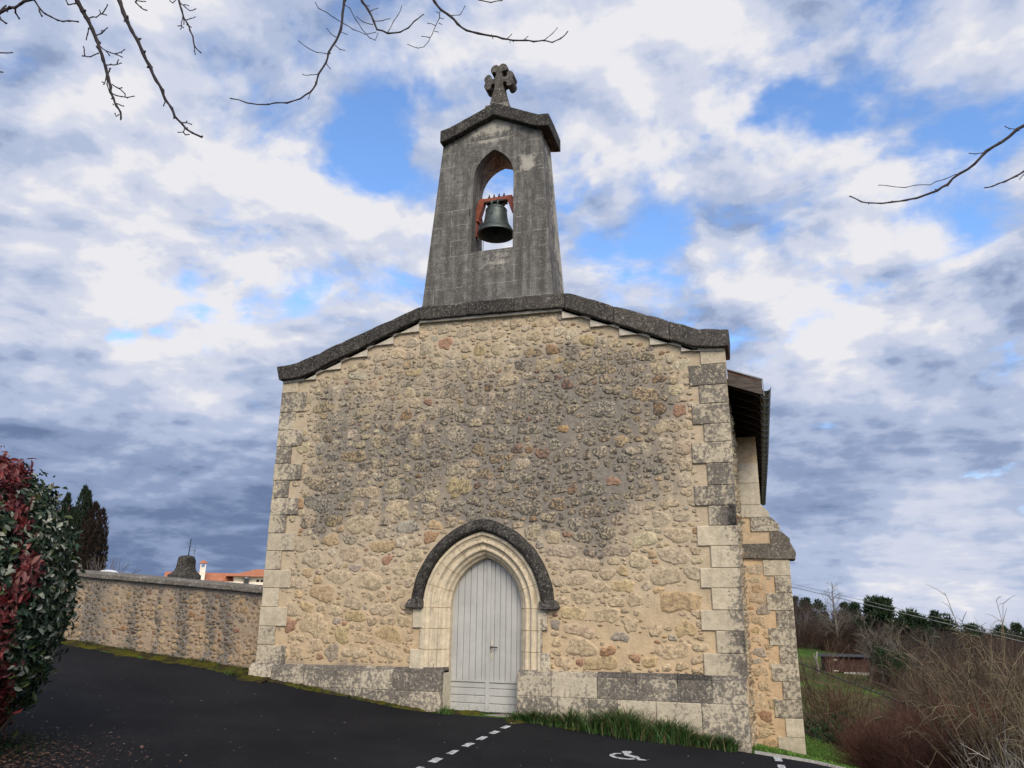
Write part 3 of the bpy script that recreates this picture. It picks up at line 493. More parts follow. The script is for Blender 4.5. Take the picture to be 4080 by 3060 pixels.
def fac_ok(u,v,a,b):
    if v-b<.70 or v+b>top_at(u)-.03 or u-a<-4.05 or u+a>3.9: return 0
    if v>1.5 and abs(u-CX)-a*.8<arch_half(v-b*.3,1.47) : return 0
    if v<=1.75 and abs(u-CX)-a<1.13: return 0
    if u-a<(-3.82 if ((v-1.2)%.63)<.33 else -3.6): return 0
    if u+a>3.42: return 0
    for i in range(6):   # the stepped blocks under the coping
        pass
    if v+b>top_at(u)-.20 and abs(u+.03)>1.3: return 0
    t=smooth01((v-1.6)/2.2)                      # big squared stones low down, small crowded ones higher up
    big=a>.13
    if big and rng.uniform()<.80*t: return 0
    if a>.075 and rng.uniform()<.35*t: return 0
    if (not big) and rng.uniform()<.25*(1-t): return 0
    return 1.0
def fac_size(r):
    q=r.uniform()
    if q<.010: a=r.uniform(.16,.29); return a,a*r.uniform(.36,.6)
    if q<.06: a=r.uniform(.09,.15); return a,a*r.uniform(.5,.9)
    if q<.30: a=r.uniform(.045,.09); return a,a*r.uniform(.5,.9)
    a=r.uniform(.02,.052); return a,a*r.uniform(.35,.85)
mb=MB(); mortar_sheet(mb,XL,XR,.3,7.0,.09,PF,fac_keep,fac_stain,mort_col)
stones=place_stones(rng,XL,XR,.7,6.7,fac_ok,9500,fac_size)
# a few conspicuous stones of the photograph
NAMED=[(3.05,1.72,.30,.155,3),(2.15,1.20,.13,.07,6),(1.95,.98,.13,.07,4),(2.1,3.55,.12,.07,5),(1.3,4.45,.09,.07,4)]
stones=[s for s in stones if all(((s[0]-n_[0])/(s[2]+n_[2]))**2+((s[1]-n_[1])/(s[3]+n_[3]))**2>1 for n_ in NAMED)]
print('stones',len(stones))
for (u,v,a,b) in stones: stone(mb,rng,u,v,a,b,PF,fac_stain(u,v)+rng.normal(0,.10),.011 if a>.13 else .016)
for (u,v,a,b,i) in NAMED: stone(mb,rng,u,v,a,b,PF,-.2,.02,dirty=i)
mb.build('facade_wall',M['rubble'],church)
# body of the nave behind the facade (own flank walls, gable thickness)
NL=14.6
mb=MB()
mb.prism([(XL+.03,-1.2),(XR-.02,-1.2),(XR-.02,5.66),(3.4,5.72),(1.31,6.58),(-1.36,6.62),(-3.8,5.74),(XL+.03,5.70)],.34,.58,col=(.4,.33,.24),stain=.3)
mb.prism([(XL+.03,-1.2),(CX-.66,-1.2),(CX-.66,1.59),(-3.0,1.59),(XL+.03,1.59)],.02,.34,col=(.4,.33,.24)) if False else None
mb.box(XL+.03,XL+.4,.585,NL,-1.2,5.0,col=(.45,.37,.26),stain=.1); mb.box(XR-.45,XR-.08,.585,NL,-1.6,4.96,col=(.45,.37,.26),stain=0.)
mb.prism([(XL+.4,-1.2),(XR-.45,-1.2),(XR-.45,5.0),(CX,6.5),(XL+.4,5.0)],NL-.4,NL-.01,col=(.45,.37,.26),stain=.2)
mb.build('nave_wall',M['lime'],church)
mb=MB(); PSd=lambda u,v,h:(XR-.055+h,u,v)
mortar_sheet(mb,.30,4.0,-1.3,5.02,.12,PSd,lambda u,v:True,lambda u,v:-.25+.3*G2(u,v,1,4,1,1),lambda u,v:(.52,.40,.25),.012)
mortar_sheet(mb,4.6,NL,-2.3,5.02,.3,PSd,lambda u,v:True,lambda u,v:-.2,lambda u,v:(.52,.40,.25),.012)
side=place_stones(rng,.36,4.0,-1,4.95,lambda u,v,a,b:1 if u-a>.36 and u+a<4.0 else 0,900,lambda r:(lambda a:(a,a*r.uniform(.4,.8)))(r.uniform(.04,.17)))
for (u,v,a,b) in side: stone(mb,rng,u,v,a,b,PSd,-.2+rng.normal(0,.2),.05)
mb.build('side_wall',M['rubble'],church)
# corner stones, long and short courses
def q_stain(x,z,side):
    if side>0:
        s=.45 if z>2.85 else (.02 if z>1.2 else .18)
        if z>5.35: s=.22
    else:
        s=.40 if 2.9<z<5.3 else (.14 if z>2.3 else (-.02 if z>1.3 else .28))
        if z>5.4: s=.05
    return s
for sgn in (1,-1):
    mb=MB(); z=.66
    bounds=([.69,1.0,1.31,1.60,1.91,2.20,2.52,2.82,3.12,3.43,3.77,4.10,4.39,4.72,5.02,5.36,5.68] if sgn>0 else [.62,.93,1.24,1.56,1.88,2.19,2.52,2.83,3.15,3.46,3.78,4.09,4.41,4.72,5.06,5.44,5.74])
    for i,(z0,z1) in enumerate(zip(bounds[:-1],bounds[1:])):
        long_=(i%2==0) if sgn>0 else (i%2==0 and i>0) or i==1
        if sgn<0: long_=(i%2==0)
        w=rng.normal(0,.012); st=q_stain(0,(z0+z1)/2,sgn)+rng.normal(0,.05); cc=np.array([.50,.42,.295])*rng.uniform(.92,1.06)
        y0=-.030-abs(rng.normal(0,.004))
        nb=len(mb.v)
        if sgn>0: mb.block((3.365 if long_ else 3.535)+w,XR+rng.normal(0,.003),y0,.30,z0+.002,z1-.002,.010,col=cc,stain=st)
        else: mb.block(XL+rng.normal(0,.003),(-3.62 if long_ else -3.84)+w,y0,.30,z0+.002,z1-.002,.010,col=cc,stain=st)
        if sgn>0 and .9<z1<3.2:
            for q_ in range(nb,len(mb.v)): mb.st[q_]+=(.50 if mb.v[q_][0]>3.8 else -.22)
        if sgn<0 and z1<5:
            for q_ in range(nb,len(mb.v)): mb.st[q_]+=(.16 if mb.v[q_][0]>-3.9 else -.10)
    mb.build('corner_stones',M['lime'],church)
# wedge stones that step up under the coping
for xs_,zb,sg in [((-1.88,-1.385),6.445,-1),((-2.40,-1.89),6.255,-1),((-2.93,-2.41),6.06,-1),((-3.44,-2.94),5.86,-1),((-3.70,-3.45),5.70,-1),((1.295,1.80),6.42,1),((1.785,2.30),6.215,1),((2.275,2.80),6.01,1),((2.775,3.28),5.80,1),((3.27,3.54),5.645,1)]:
    a,b=xs_; zb-=.04; za,zb2=top_at(a)+.05,top_at(b)+.05
    mb=MB(); mb.prism([(a,zb),(b,zb),(b,max(zb+.02,zb2)),(a,max(zb+.02,za))],-.055,.05,col=np.array([.52,.46,.36])*rng.uniform(.93,1.05),stain=-.3)
    mb.build('wedge_stone',M['lime'],church,bevel=.006)
# gable coping
mb=MB()
lo=[(-4.20,5.68),(-3.72,5.70),(-1.37,6.61),(1.31,6.56),(3.48,5.64),(4.02,5.60)]; hi=[(4.03,5.885),(3.59,5.925),(1.40,6.815),(-1.33,6.86),(-3.85,5.985),(-4.27,5.95)]
def dense(pts,step=.16):
    o=[]
    for p,q in zip(pts[:-1],pts[1:]):
        n_=max(1,int(math.hypot(q[0]-p[0],q[1]-p[1])/step)); o+=[(p[0]+(q[0]-p[0])*i/n_,p[1]+(q[1]-p[1])*i/n_) for i in range(n_)]
    return o+[pts[-1]]
lo_d,hi_d=dense(lo),dense(hi)
L_=np.array(lo_d); H_=np.array(hi_d[::-1]); n_=60
def resamp(a,n): 
    s=np.concatenate([[0],np.cumsum(np.hypot(*np.diff(a,axis=0).T))]); t=np.linspace(0,s[-1],n); return np.stack([np.interp(t,s,a[:,0]),np.interp(t,s,a[:,1])],1)
Lr=np.array([[x,np.interp(x,L_[:,0],L_[:,1])] for x in np.linspace(-4.2,4.02,n_)]); Hr=np.array([[x,np.interp(x,H_[:,0],H_[:,1])] for x in np.linspace(-4.27,4.03,n_)])
cuts=[-4.27,-3.35,-2.45,-1.36,-.45,.45,1.36,2.2,3.1,4.03]
for c0,c1 in zip(cuts[:-1],cuts[1:]):
    tx=np.linspace(c0+.0015,c1-.0015,9); vs=[];fs=[]; off=rng.normal(0,.003,2)
    for x in tx:
        xl=max(-4.19,min(4.01,x)); zl=np.interp(xl,L_[:,0],L_[:,1]); zh=np.interp(x,H_[:,0],H_[:,1])
        for (z,y) in ((zl,-.14),(zh,-.14),(zh+.05,.30),(zh,.62),(zl,.62)):
            e=.004 if x in (tx[0],tx[-1]) and abs(x)<4 else 0
            vs.append((xl if z==zl else x,y+off[0]+(e if y<0 else 0)+.014*mnoise.fractal((x*4,z*4,y*3),1,2,3),z+off[1]-(e if z!=zl else 0)+.016*mnoise.fractal((x*5,z*3,y*7+3),1,2,3)))
    for i in range(8):
        for k in range(5): fs.append((i*5+k,i*5+(k+1)%5,(i+1)*5+(k+1)%5,(i+1)*5+k))
    fs+=[(0,4,3,2,1),tuple(40+k for k in range(5))]
    mb.add(vs,fs,col=np.array((.32,.29,.25))*rng.uniform(.9,1.1),stain=.85+rng.normal(0,.04))
mb.build('gable_coping',M['lime'],church,bevel=.02,recalc=True)
mb=MB()   # pale bed moulding under the coping
lo2=[(-4.13,5.63),(-3.70,5.655),(-1.36,6.565),(1.30,6.515),(3.47,5.595),(3.93,5.56)]
for p,q in zip(lo2[:-1],lo2[1:]):
    mb.prism([(p[0],p[1]),(q[0],q[1]),(q[0],q[1]+.045),(p[0],p[1]+.045)],-.075 if abs(p[0])<1.5 and abs(q[0])<1.5 else -.055,.3,col=(.42,.38,.31),stain=.12)
mb.build('bed_moulding',M['lime'],church)
# plinth, two courses of big blocks with a chamfered top
def plinth(x0,x1,seed):
    r=np.random.default_rng(seed); mb=MB()
    base=lambda x:float(gz(np.array([x]),np.array([-.12]))[0])
    zt=lambda x:.60+.085*(x+4.25)/8.2
    for row in (0,1):
        x=x0
        while x<x1-.05:
            w=r.uniform(.42,.78); xe=min(x1,x+w); xe=x1 if x1-xe<.25 else xe
            t0,t1=zt(x),zt(xe); mid=.30
            st=.47+r.normal(0,.10); cc=np.array([.50,.425,.305])*r.uniform(.9,1.08)
            if row==0:
                st+=.02
                a,b=mid+.004*(x+4),mid+.004*(xe+4); q=[(x+.004,a),(xe-.004,b),(xe-.004,t1-.045),(x+.004,t0-.045)]
                mb.prism(q,-.105,.33,col=cc,stain=st)
                v=[(x,-.105,t0-.045),(xe,-.105,t1-.045),(xe,-.02,t1+.03),(x,-.02,t0+.03),(x,.2,t0+.03),(xe,.2,t1+.03),(x,.2,t0-.045),(xe,.2,t1-.045)]
                mb.add(v,[(0,1,2,3),(3,2,5,4),(0,3,4,6),(1,7,5,2)],col=cc*.9,stain=st+.16)
            else:
                zb=min(base(x),base(xe))-.25
                if zb<mid-.05: mb.prism([(x+.004,zb),(xe-.004,zb),(xe-.004,mid-.003+.004*(xe+4)),(x+.004,mid-.003+.004*(x+4))],-.112,.33,col=cc*1.02,stain=st+.03)
            x=xe
    mb.box(x0+.01,x1-.01,-.098,.3,-.6 if x1>0 else -.3,.55,col=(.24,.22,.19),stain=.5)
    return mb.build('plinth',M['lime'],church,bevel=.010)
plinth(-4.24,CX-.60,3); plinth(CX+.64,3.94,8)
# ---- pointed doorway: moulded surround, jamb stones, hood
PROF=[(-.02,.02),(0,-.040),(.045,-.040),(.052,-.018),(.085,.004),(.115,.006),(.128,-.008),(.160,-.008),(.172,.022),(.198,.052),(.232,.060),(.250,.046),(.274,.052),(.290,.080),(.305,.110),(.328,.120),(.344,.140),(.360,.180),(.388,.205),(.390,.34)]
OFF=.22; SPR=1.59
def arch_path(R,z0,n=26):
    p=[(CX-(R-OFF),z) for z in (z0,.93,1.26,SPR-.001) if z>=z0]
    a1=math.acos(-OFF/R)
    for i in range(n+1):
        th=math.pi-(math.pi-a1)*i/n; p.append((CX+OFF+R*math.cos(th),SPR+R*math.sin(th)))
    return p+[(2*CX-x,z) for x,z in p[::-1][1:]]
def sweep(prof,R0,z0,mb,ns=None,colf=None,stf=None,lo=0):
    rows=[[(x,y,z) for x,z in arch_path(R0-d,z0)] for d,y in prof]; n=len(rows[0])
    v=[p for r in rows for p in r]; f=[]
    for i in range(len(rows)-1):
        for j in range(n-1): f.append((i*n+j,i*n+j+1,(i+1)*n+j+1,(i+1)*n+j))
    b=mb.add(v,f)
    for k,(x,y,z) in enumerate(v):
        mb.c[b+k]=(*(colf(x,z) if colf else (.60,.53,.40)),1.); mb.st[b+k]=stf(x,z) if stf else 0.
mb=MB(); sweep(PROF,1.22,.60,mb,stf=lambda x,z:-.16+(.22 if z<1.6 and abs(x-CX)>.8 else 0)+(.25 if z<.75 else 0),colf=lambda x,z:(.60,.50,.345))
# mortar joints of the voussoirs: thin darker ribs lying in the joints
for sd in (-1,1):
    for th in (162,143,124,106):
        t=math.radians(th)
        pts=[]
        for d,y in PROF[1:-1]:
            R=1.22-d+.001; x=CX+OFF+R*math.cos(t); z=SPR+R*math.sin(t)
            if x>CX-.015: continue
            pts.append((x if sd<0 else 2*CX-x,y-.0005,z))
        mb.tube(pts,.0055,4,col=(.40,.28,.15),stain=-.4)
    for z in (.94,1.26,1.59):
        pts=[((CX-(1.22-d-OFF)) if sd<0 else (CX+(1.22-d-OFF)),y-.0005,z) for d,y in PROF[1:-1]]; mb.tube(pts,.0055,4,col=(.40,.28,.15),stain=-.4)
for sd,blocks in ((-1,[(1.265,1.585,1.175),(.94,1.255,1.04),(.64,.935,1.20)]),(1,[(1.265,1.585,1.10),(.94,1.255,1.02),(.64,.935,1.15)])):
    for z0,z1,w in blocks:
        x0,x1=sorted((CX+sd*.985,CX+sd*w)); mb.block(x0,x1,-.042,.1,z0,z1,.01,col=(.55,.465,.33),stain=.16+(.2 if sd>0 else 0))
    x0,x1=sorted((CX+sd*.60,CX+sd*.78)); mb.block(x0,x1,-.02,.34,-.12,.62,.02,col=(.52,.46,.34),stain=.1)
mb.build('door_surround',M['lime'],church,recalc=False)
HP=[(-.215,.03),(-.21,-.05),(-.15,-.115),(-.08,-.135),(-.035,-.125),(-.012,-.085),(-.008,-.04),(-.008,.03)]
mb=MB(); sweep(HP,1.225,1.58,mb,colf=lambda x,z:(.30,.28,.25),stf=lambda x,z:.84)
for k in range(len(mb.v)):
    x,y,z=mb.v[k]; mb.v[k]=(x+.012*mnoise.noise((x*7,z*7,y*5)),y+.02*mnoise.noise((x*6,z*6,9)),z+.012*mnoise.noise((z*7,x*7,y*5+4)))
mb.prism([(CX-1.30,1.60),(CX-1.28,1.575),(CX-.985,1.575),(CX-.985,1.70),(CX-1.22,1.72)],-.13,.05,col=(.30,.28,.25),stain=.75); mb.prism([(CX+.985,1.575),(CX+1.28,1.575),(CX+1.31,1.61),(CX+1.24,1.72),(CX+.985,1.70)],-.13,.05,col=(.30,.28,.25),stain=.75)
mb.build('hood_moulding',M['lime'],church,bevel=.015)
# ---- the door: two boarded leaves
def mat_door():
    m,n,b=newmat('grey_door_paint',.55,.35); co=n.n('ShaderNodeTexCoord',_out='Object')
    f=n.noise(n.mapping(co,(30,30,2.)),1,5,.6); g=n.noise(co,2.2,5,.6); h=n.noise(n.mapping(co,(45,45,10)),1,6,.7)
    c=n.mix(n.ss(g,.3,.7),(.37,.36,.33),(.455,.44,.40)); c=n.mix(n.ss(f,.5,.8,0,.3),c,(.31,.30,.27))
    sp=n.n('ShaderNodeSeparateXYZ',_out=None,Vector=co); lowz=n.ss(sp.outputs[2],.5,.0)
    c=n.mix(n.math('MULTIPLY',n.ss(h,.52,.68),n.ss(lowz,0,1,.12,.85)),c,(.26,.23,.19)); setc(n,b,c); bump(n,b,f,.15,.01); return m
M['door']=mat_door(); M['plate']=simple('worn_brass_plate',(.50,.46,.36),.5,.3,30,.4,.2)
MIDX=-.055; YD=.315
def leaf(x0,x1,right):
    mb=MB(); n_=6; w=(x1-x0)/n_
    for i in range(n_):
        a,b=x0+i*w,x0+(i+1)*w; zt=SPR+math.sqrt(max(.01,.87**2-(abs((a+b)/2-CX)+.22-w/2)**2))
        mb.block(a+.0035,b-.0035,YD+rng.uniform(0,.002),YD+.05,.47,zt,.005)
    mb.box(x0,x1,YD+.02,YD+.06,.0,2.2)
    o=mb.build('door_leaf',M['door'],church)
    mb=MB(); z=.005
    for zz in (.13,.245,.355,.445): mb.block(x0,x1,YD-.012+rng.uniform(0,.003),YD+.018,z+.003,zz-.003,.005); z=zz
    mb.prism([(x0,.447),(x1,.447),(x1,.472),(x0,.472)],YD-.03,YD+.018); mb.build('lower_boards',M['door'],o,bevel=.004)
    if not right:
        mb=MB(); mb.block(MIDX-.035,MIDX+.035,YD-.028,YD,.005,2.36,.006); mb.build('meeting_stile',M['door'],o)
    else:
        mb=MB(); xp=MIDX+.055
        mb.block(xp-.017,xp+.017,YD-.008,YD+.01,.80,1.09,.004); mb.lathe([(0,-.006),(.012,-.006),(.012,.0)],12,(0,0,0)) if False else None
        mb.build('lock_plate',M['plate'],o)
        mb=MB(); mb.tube([(xp,YD+.0,.985),(xp,YD-.05,.985)],.010,8); mb.tube([(xp-.004,YD-.05,.985),(xp+.05,YD-.052,.985),(xp+.115,YD-.046,.978)],[.011,.009,.008],8)
        mb.box(xp-.004,xp+.004,YD-.0105,YD-.005,.90,.925); mb.build('handle',M['blacksteel'],o)
leaf(CX-.625,MIDX-.002,False); leaf(MIDX+.002,CX+.60,True)
mb=MB(); mb.box(CX-.64,CX+.64,.1,.36,-.09,-.012,col=(.30,.28,.24),stain=.35); mb.build('threshold',M['lime'],church,bevel=.01)
# ---- belfry
BZ0=6.70
def bo(z,s): # outer edges of the front face
    t=(z-6.94)/(10.21-6.94); return (-1.36+.29*t) if s<0 else (1.12-.21*t)
def bi(z,back):
    w=.395+(.10 if back else 0); c=-.02
    if z<=9.37: return c-w-.02*(9.37-z)/1.5,c+w
    R=(.36+w*w)/(2*w); h=z-9.37; o_=R-w; q=R*R-h*h; ww=max(0,math.sqrt(max(0,q))-o_); return c-ww,c+ww
def thick(z): return .98-.30*(z-6.94)/3.3
zs=[BZ0,7.0,7.3,7.6,7.88]+list(np.linspace(8.1,9.3,7))+[9.37,9.5,9.6,9.7,9.78,9.85,9.9,9.94]
ztop=9.97
zs=[z for z in zs if z<ztop-.02]+[ztop,10.21]
def bst(x,z):
    s=.30-.75*G2(x,z,0,10.5,.9,.30)-.35*G2(x,z,.05,7.7,.35,.2)-.35*G2(x,z,.62,9.6,.2,.25)+.15*G2(x,z,-.9,8.3,.3,1)
    return s
mb=MB()
def bq(pts): mb.add([p for p in pts],[tuple(range(len(pts)))]); 
for back in (0,1):
    Yb=lambda z:thick(z) if back else 0.
    for z0,z1 in zip(zs[:-1],zs[1:]):
        hole=7.88<=z0 and z1<=ztop+1e-6
        def quad(a0,b0,a1,b1):
            n_=6
            for i in range(n_):
                f=lambda a,b,t:a+(b-a)*t
                p=[(f(a0,b0,i/n_),Yb(z0),z0),(f(a0,b0,(i+1)/n_),Yb(z0),z0),(f(a1,b1,(i+1)/n_),Yb(z1),z1),(f(a1,b1,i/n_),Yb(z1),z1)]
                bq(p if not back else p[::-1])
        if hole:
            l0,r0=bi(z0,back); l1,r1=bi(z1,back)
            quad(bo(z0,-1),l0,bo(z1,-1),l1); quad(r0,bo(z0,1),r1,bo(z1,1))
        else: quad(bo(z0,-1),bo(z0,1),bo(z1,-1),bo(z1,1))
    p=[(bo(10.21,-1),Yb(10.21),10.21),(bo(10.21,1),Yb(10.21),10.21),(-.05,Yb(10.21),10.70)]; bq(p if not back else p[::-1])
for z0,z1 in zip(zs[:-1],zs[1:]):
    for s in (-1,1):
        p=[(bo(z0,s),0,z0),(bo(z0,s),thick(z0),z0),(bo(z1,s),thick(z1),z1),(bo(z1,s),0,z1)]; bq(p if s>0 else p[::-1])
        if 7.88<=z0 and z1<=ztop+1e-6:
            k=0 if s<0 else 1
            p=[(bi(z0,0)[k],0,z0),(bi(z0,1)[k],thick(z0),z0),(bi(z1,1)[k],thick(z1),z1),(bi(z1,0)[k],0,z1)]; bq(p if s<0 else p[::-1])
a0,b0=bi(7.88,0); a1,b1=bi(7.88,1); bq([(a0,0,7.88),(b0,0,7.88),(b1,thick(7.88),7.88),(a1,thick(7.88),7.88)])
mb.st=[bst(v[0],v[2]) if v[1]<.01 else -.05 for v in mb.v]
me=mb.mesh('belfry'); bm=bmesh.new(); bm.from_mesh(me); bmesh.ops.remove_doubles(bm,verts=bm.verts,dist=.0005); bm.to_mesh(me); bm.free()
belfry=link('belfry',me,M['belfry'],church)
mb=MB()
lo=[(-1.08,10.23),(-.90,10.28),(0.0,10.645),(.84,10.235),(1.09,10.20)]; hi=[(-1.10,10.49),(-.91,10.53),(.02,10.91),(.88,10.475),(1.10,10.46)]
xs1=np.linspace(-1.09,1.09,23); vs=[];fs=[]
for x in xs1:
    zl=np.interp(x,[p[0] for p in lo],[p[1] for p in lo]); zh=np.interp(x,[p[0] for p in hi],[p[1] for p in hi])
    for (z,y) in ((zl,-.14),(zh,-.14),(zh+.03,.3),(zh,.80),(zl,.80)): vs.append((x,y+.008*mnoise.noise((x*5,z*5,y)),z+.010*mnoise.noise((x*6,y*6,z*3))))
n_=len(xs1)
for i in range(n_-1):
    for k in range(5): fs.append((i*5+k,i*5+(k+1)%5,(i+1)*5+(k+1)%5,(i+1)*5+k))
fs+=[(0,4,3,2,1),tuple((n_-1)*5+k for k in range(5))]
mb.add(vs,fs,col=(.27,.25,.22),stain=.84); mb.build('belfry_coping',M['lime'],belfry,bevel=.02,recalc=True)
# ---- stone cross with two-lobed arms
arm=[(.082,.074),(.102,.060),(.135,.056),(.162,.072),(.170,.105),(.166,.140),(.188,.168),(.222,.176),(.258,.164),(.288,.135),(.306,.095),(.308,.055),(.290,.018),(.272,.0)]
def arm_pts(ang,L=1.0,mir=True):
    p=arm+[(u,-v) for u,v in arm[::-1][1:]]
    ca,sa=math.cos(ang),math.sin(ang); return [(u*L*ca-v*sa,u*L*sa+v*ca) for u,v in p[::-1]]
C0=(-.01,11.64)
out=[(.19,-.66),(.165,-.45),(.100,-.20),(.082,-.10)]
for ang,L in ((0,1.),(math.pi/2,1.22),(math.pi,1.)): out+=arm_pts(ang,L)
out+=[(-.082,-.10),(-.100,-.20),(-.165,-.45),(-.19,-.66)]
out=[(C0[0]+x,C0[1]+z) for x,z in out]
mb=MB(); mb.prism(out,.16,.42,col=(.26,.24,.20),stain=.74); mb.box(C0[0]-.24,C0[0]+.24,.06,.55,10.78,11.03,col=(.26,.24,.20),stain=.55)
mb.build('cross',M['lime'],belfry,bevel=.010)
# ---- right flank: roof, eaves, gutter, buttress
def mat_tile():
    m,n,b=newmat('clay_tile',.85,.2); co=n.n('ShaderNodeTexCoord',_out='Object'); f=n.noise(co,3,6,.65); w=n.n('ShaderNodeTexWave',_out='Fac',Vector=co,Scale=1.6,Distortion=.3)
    setc(n,b,n.mix(n.ss(f,.3,.7),(.34,.115,.055),(.46,.19,.10))); bump(n,b,w,.6,.05); return m
M['tile']=mat_tile()
EX,EZ=4.47,5.07; SL=.40
mb=MB()
for s in (1,-1):
    ex=EX if s>0 else -4.28; rz=EZ+SL*(EX-CX)
    a=[(ex,.60,EZ),(CX,.60,rz),(CX,NL+.3,rz),(ex,NL+.3,EZ)]
    v=a+[(x,y,z-.05) for x,y,z in a]; mb.add(v,[(0,1,2,3),(7,6,5,4),(0,4,5,1),(1,5,6,2),(2,6,7,3),(3,7,4,0)])
mb.add([(3.96,.12,EZ+SL*(EX-3.96)),(EX,.12,EZ),(EX,.6,EZ),(3.96,.6,EZ+SL*(EX-3.96))]+[(3.96,.12,EZ+SL*(EX-3.96)-.03),(EX,.12,EZ-.03),(EX,.6,EZ-.03),(3.96,.6,EZ+SL*(EX-3.96)-.03)],[(0,1,2,3),(7,6,5,4),(0,4,5,1),(1,5,6,2),(3,7,4,0)])
roof=mb.build('roof',M['tile'],church)
mb=MB(); mb.prism([(3.96,EZ+SL*(EX-3.96)-.245),(EX,EZ-.235),(EX,EZ-.03),(3.96,EZ+SL*(EX-3.96)-.03)],.09,.13); mb.build('verge_board',M['oldwood'],roof)
mb=MB(); mb.prism([(3.955,EZ+SL*(EX-3.955)+.005),(EX+.006,EZ+.005),(EX+.012,EZ-.26),(EX+.022,EZ-.26),(EX+.02,EZ+.022),(3.955,EZ+SL*(EX-3.955)+.022)],.075,.14); mb.build('verge_flashing',M['zinc'],roof)
for y in np.arange(.45,NL,.55):
    mb=MB(); mb.prism([(3.86,EZ+SL*(EX-3.86)-.17),(EX-.03,EZ-.17),(EX-.03,EZ-.055),(3.86,EZ+SL*(EX-3.86)-.055)],y,y+.07); mb.build('rafter',M['darkwood'],roof)
mb=MB(); gx=4.525; gzz=4.985; R=.075; prof=[(gx+R*math.cos(a),gzz+R*math.sin(a)) for a in np.linspace(math.pi,2*math.pi,11)]
ys_=list(np.arange(.16,NL,.5))+[NL]
for y0,y1 in zip(ys_[:-1],ys_[1:]):
    for (ya,yb,rr) in ((y0,y1-.03,1.),(y1-.03,y1,1.07)):
        v=[];
        for yy in (ya,yb):
            sag=.02*math.sin(yy*.7); v+=[(gx+(x-gx)*rr-.004*max(0,yy-6),yy,gzz+(z-gzz)*rr+sag*.3) for x,z in prof]
        n_=len(prof); mb.add(v,[(i,i+1,n_+i+1,n_+i) for i in range(n_-1)],smooth=True)
go=mb.build('gutter',M['zinc'],roof); sm=go.modifiers.new('solid','SOLIDIFY'); sm.thickness=.004
# buttress
BY=4.0
def bt_st(x,z): return .5
mb=MB(); PB=lambda u,v,h:(u,BY-h,v)
mortar_sheet(mb,3.90,4.755,-1.4,2.56,.1,PB,lambda u,v:True,lambda u,v:-.45+.85*G2(u,v,4.2,1.9,.5,.55)+.4*G2(u,v,4.5,1.0,.25,.5),lambda u,v:(.56,.40,.245),.008)
bs=place_stones(rng,3.95,4.45,-1.2,2.45,lambda u,v,a,b:1 if u+a<(4.46 if ((v+.95)%.63)<.31 else 4.30) and u-a>3.95 else 0,330,lambda r:(lambda a:(a,a*r.uniform(.35,.8)))(r.uniform(.02,.10) if r.uniform()<.9 else r.uniform(.1,.15)))
for (u,v,a,b) in bs: stone(mb,rng,u,v,a,b,PB,-.25+rng.normal(0,.2),.008)
butt=mb.build('buttress',M['rubble'],church)
mb=MB(); mb.box(3.88,4.77,BY+.02,4.6,-1.6,2.54,col=(.5,.42,.3),stain=.3); mb.build('buttress_core',M['lime'],butt)
mb=MB(); zb=[-1.30,-.62,-.30,.02,.33,.64,.96,1.28,1.60,1.92,2.24,2.545]
for i,(z0,z1) in enumerate(zip(zb[:-1],zb[1:])):
    L=4.30 if i%2==0 else 4.47
    mb.block(L+rng.normal(0,.008),4.785,BY-.022,4.61,z0+.002,z1-.002,.008,col=np.array([.53,.46,.34])*rng.uniform(.92,1.05),stain=(.08 if i<2 else .42)+rng.normal(0,.05)-(.3 if i==10 else 0))
mb.build('corner_stones',M['lime'],butt)
mb=MB(); mb.prism([(3.90,2.57),(4.90,2.55),(4.915,2.68),(4.83,2.86),(3.90,2.85)],BY-.06,4.66,col=(.4,.36,.3),stain=.66); mb.build('buttress_cap',M['lime'],butt,bevel=.012)
mb=MB(); mb.prism([(3.90,2.845),(4.83,2.86),(4.825,2.92),(4.65,3.09),(4.65,3.18),(4.51,3.33),(4.48,3.36),(4.48,3.45),(4.335,3.61),(4.335,5.0),(3.90,5.0)],BY+.03,4.58,col=(.52,.39,.25),stain=.06)
for a,b,z0,z1,st in ((4.12,4.655,3.095,3.365,.42),(4.47,4.825,2.85,3.085,.62),(3.93,4.475,3.37,3.615,.22),(3.93,4.33,3.62,4.05,.12),(3.93,4.33,4.055,4.46,.05)):
    top=[(b,z0),(b,z1)] 
    mb.prism([(a,z0+.002),(b,z0+.002),(b,(z0+z1)/2-.02) if b>4.4 else (b,z1-.002),(b-.14,z1-.002) if b>4.4 else (b,z1-.0021),(a,z1-.002)],BY,4.59,col=np.array([.52,.46,.36])*rng.uniform(.95,1.05),stain=st)
mb.build('buttress_weathering',M['lime'],butt,bevel=.008)
# ---- the bell
BX,BYc=-.075,.36
bell=thing('church_bell','green-grey bronze bell hanging from a red steel yoke inside the pointed belfry opening','bell',(BX,BYc,8.36))
mb=MB(); prof=[(.352,.0),(.356,.02),(.338,.05),(.30,.11),(.262,.18),(.235,.26),(.219,.35),(.208,.44),(.200,.50),(.185,.545),(.150,.575),(.09,.585),(0,.587)]
mb.lathe(prof+[(0,.56),(.14,.55),(.175,.50),(.19,.4),(.21,.28),(.25,.15),(.30,.06),(.335,.0),(.352,.0)],48)
for h,r in ((.515,.199),(.50,.2025),(.14,.286),(.12,.297),(.105,.306)): mb.lathe([(r,h-.008),(r+.007,h),(r,h+.008)],48)
for a in ((0,0),(.025,0),(-.025,0),(0,.03),(0,-.03),(0,-.055)): mb.box(-.03+a[0]-.009,-.03+a[0]+.009,-.235,-.205,.36+a[1]-.009,.36+a[1]+.009)
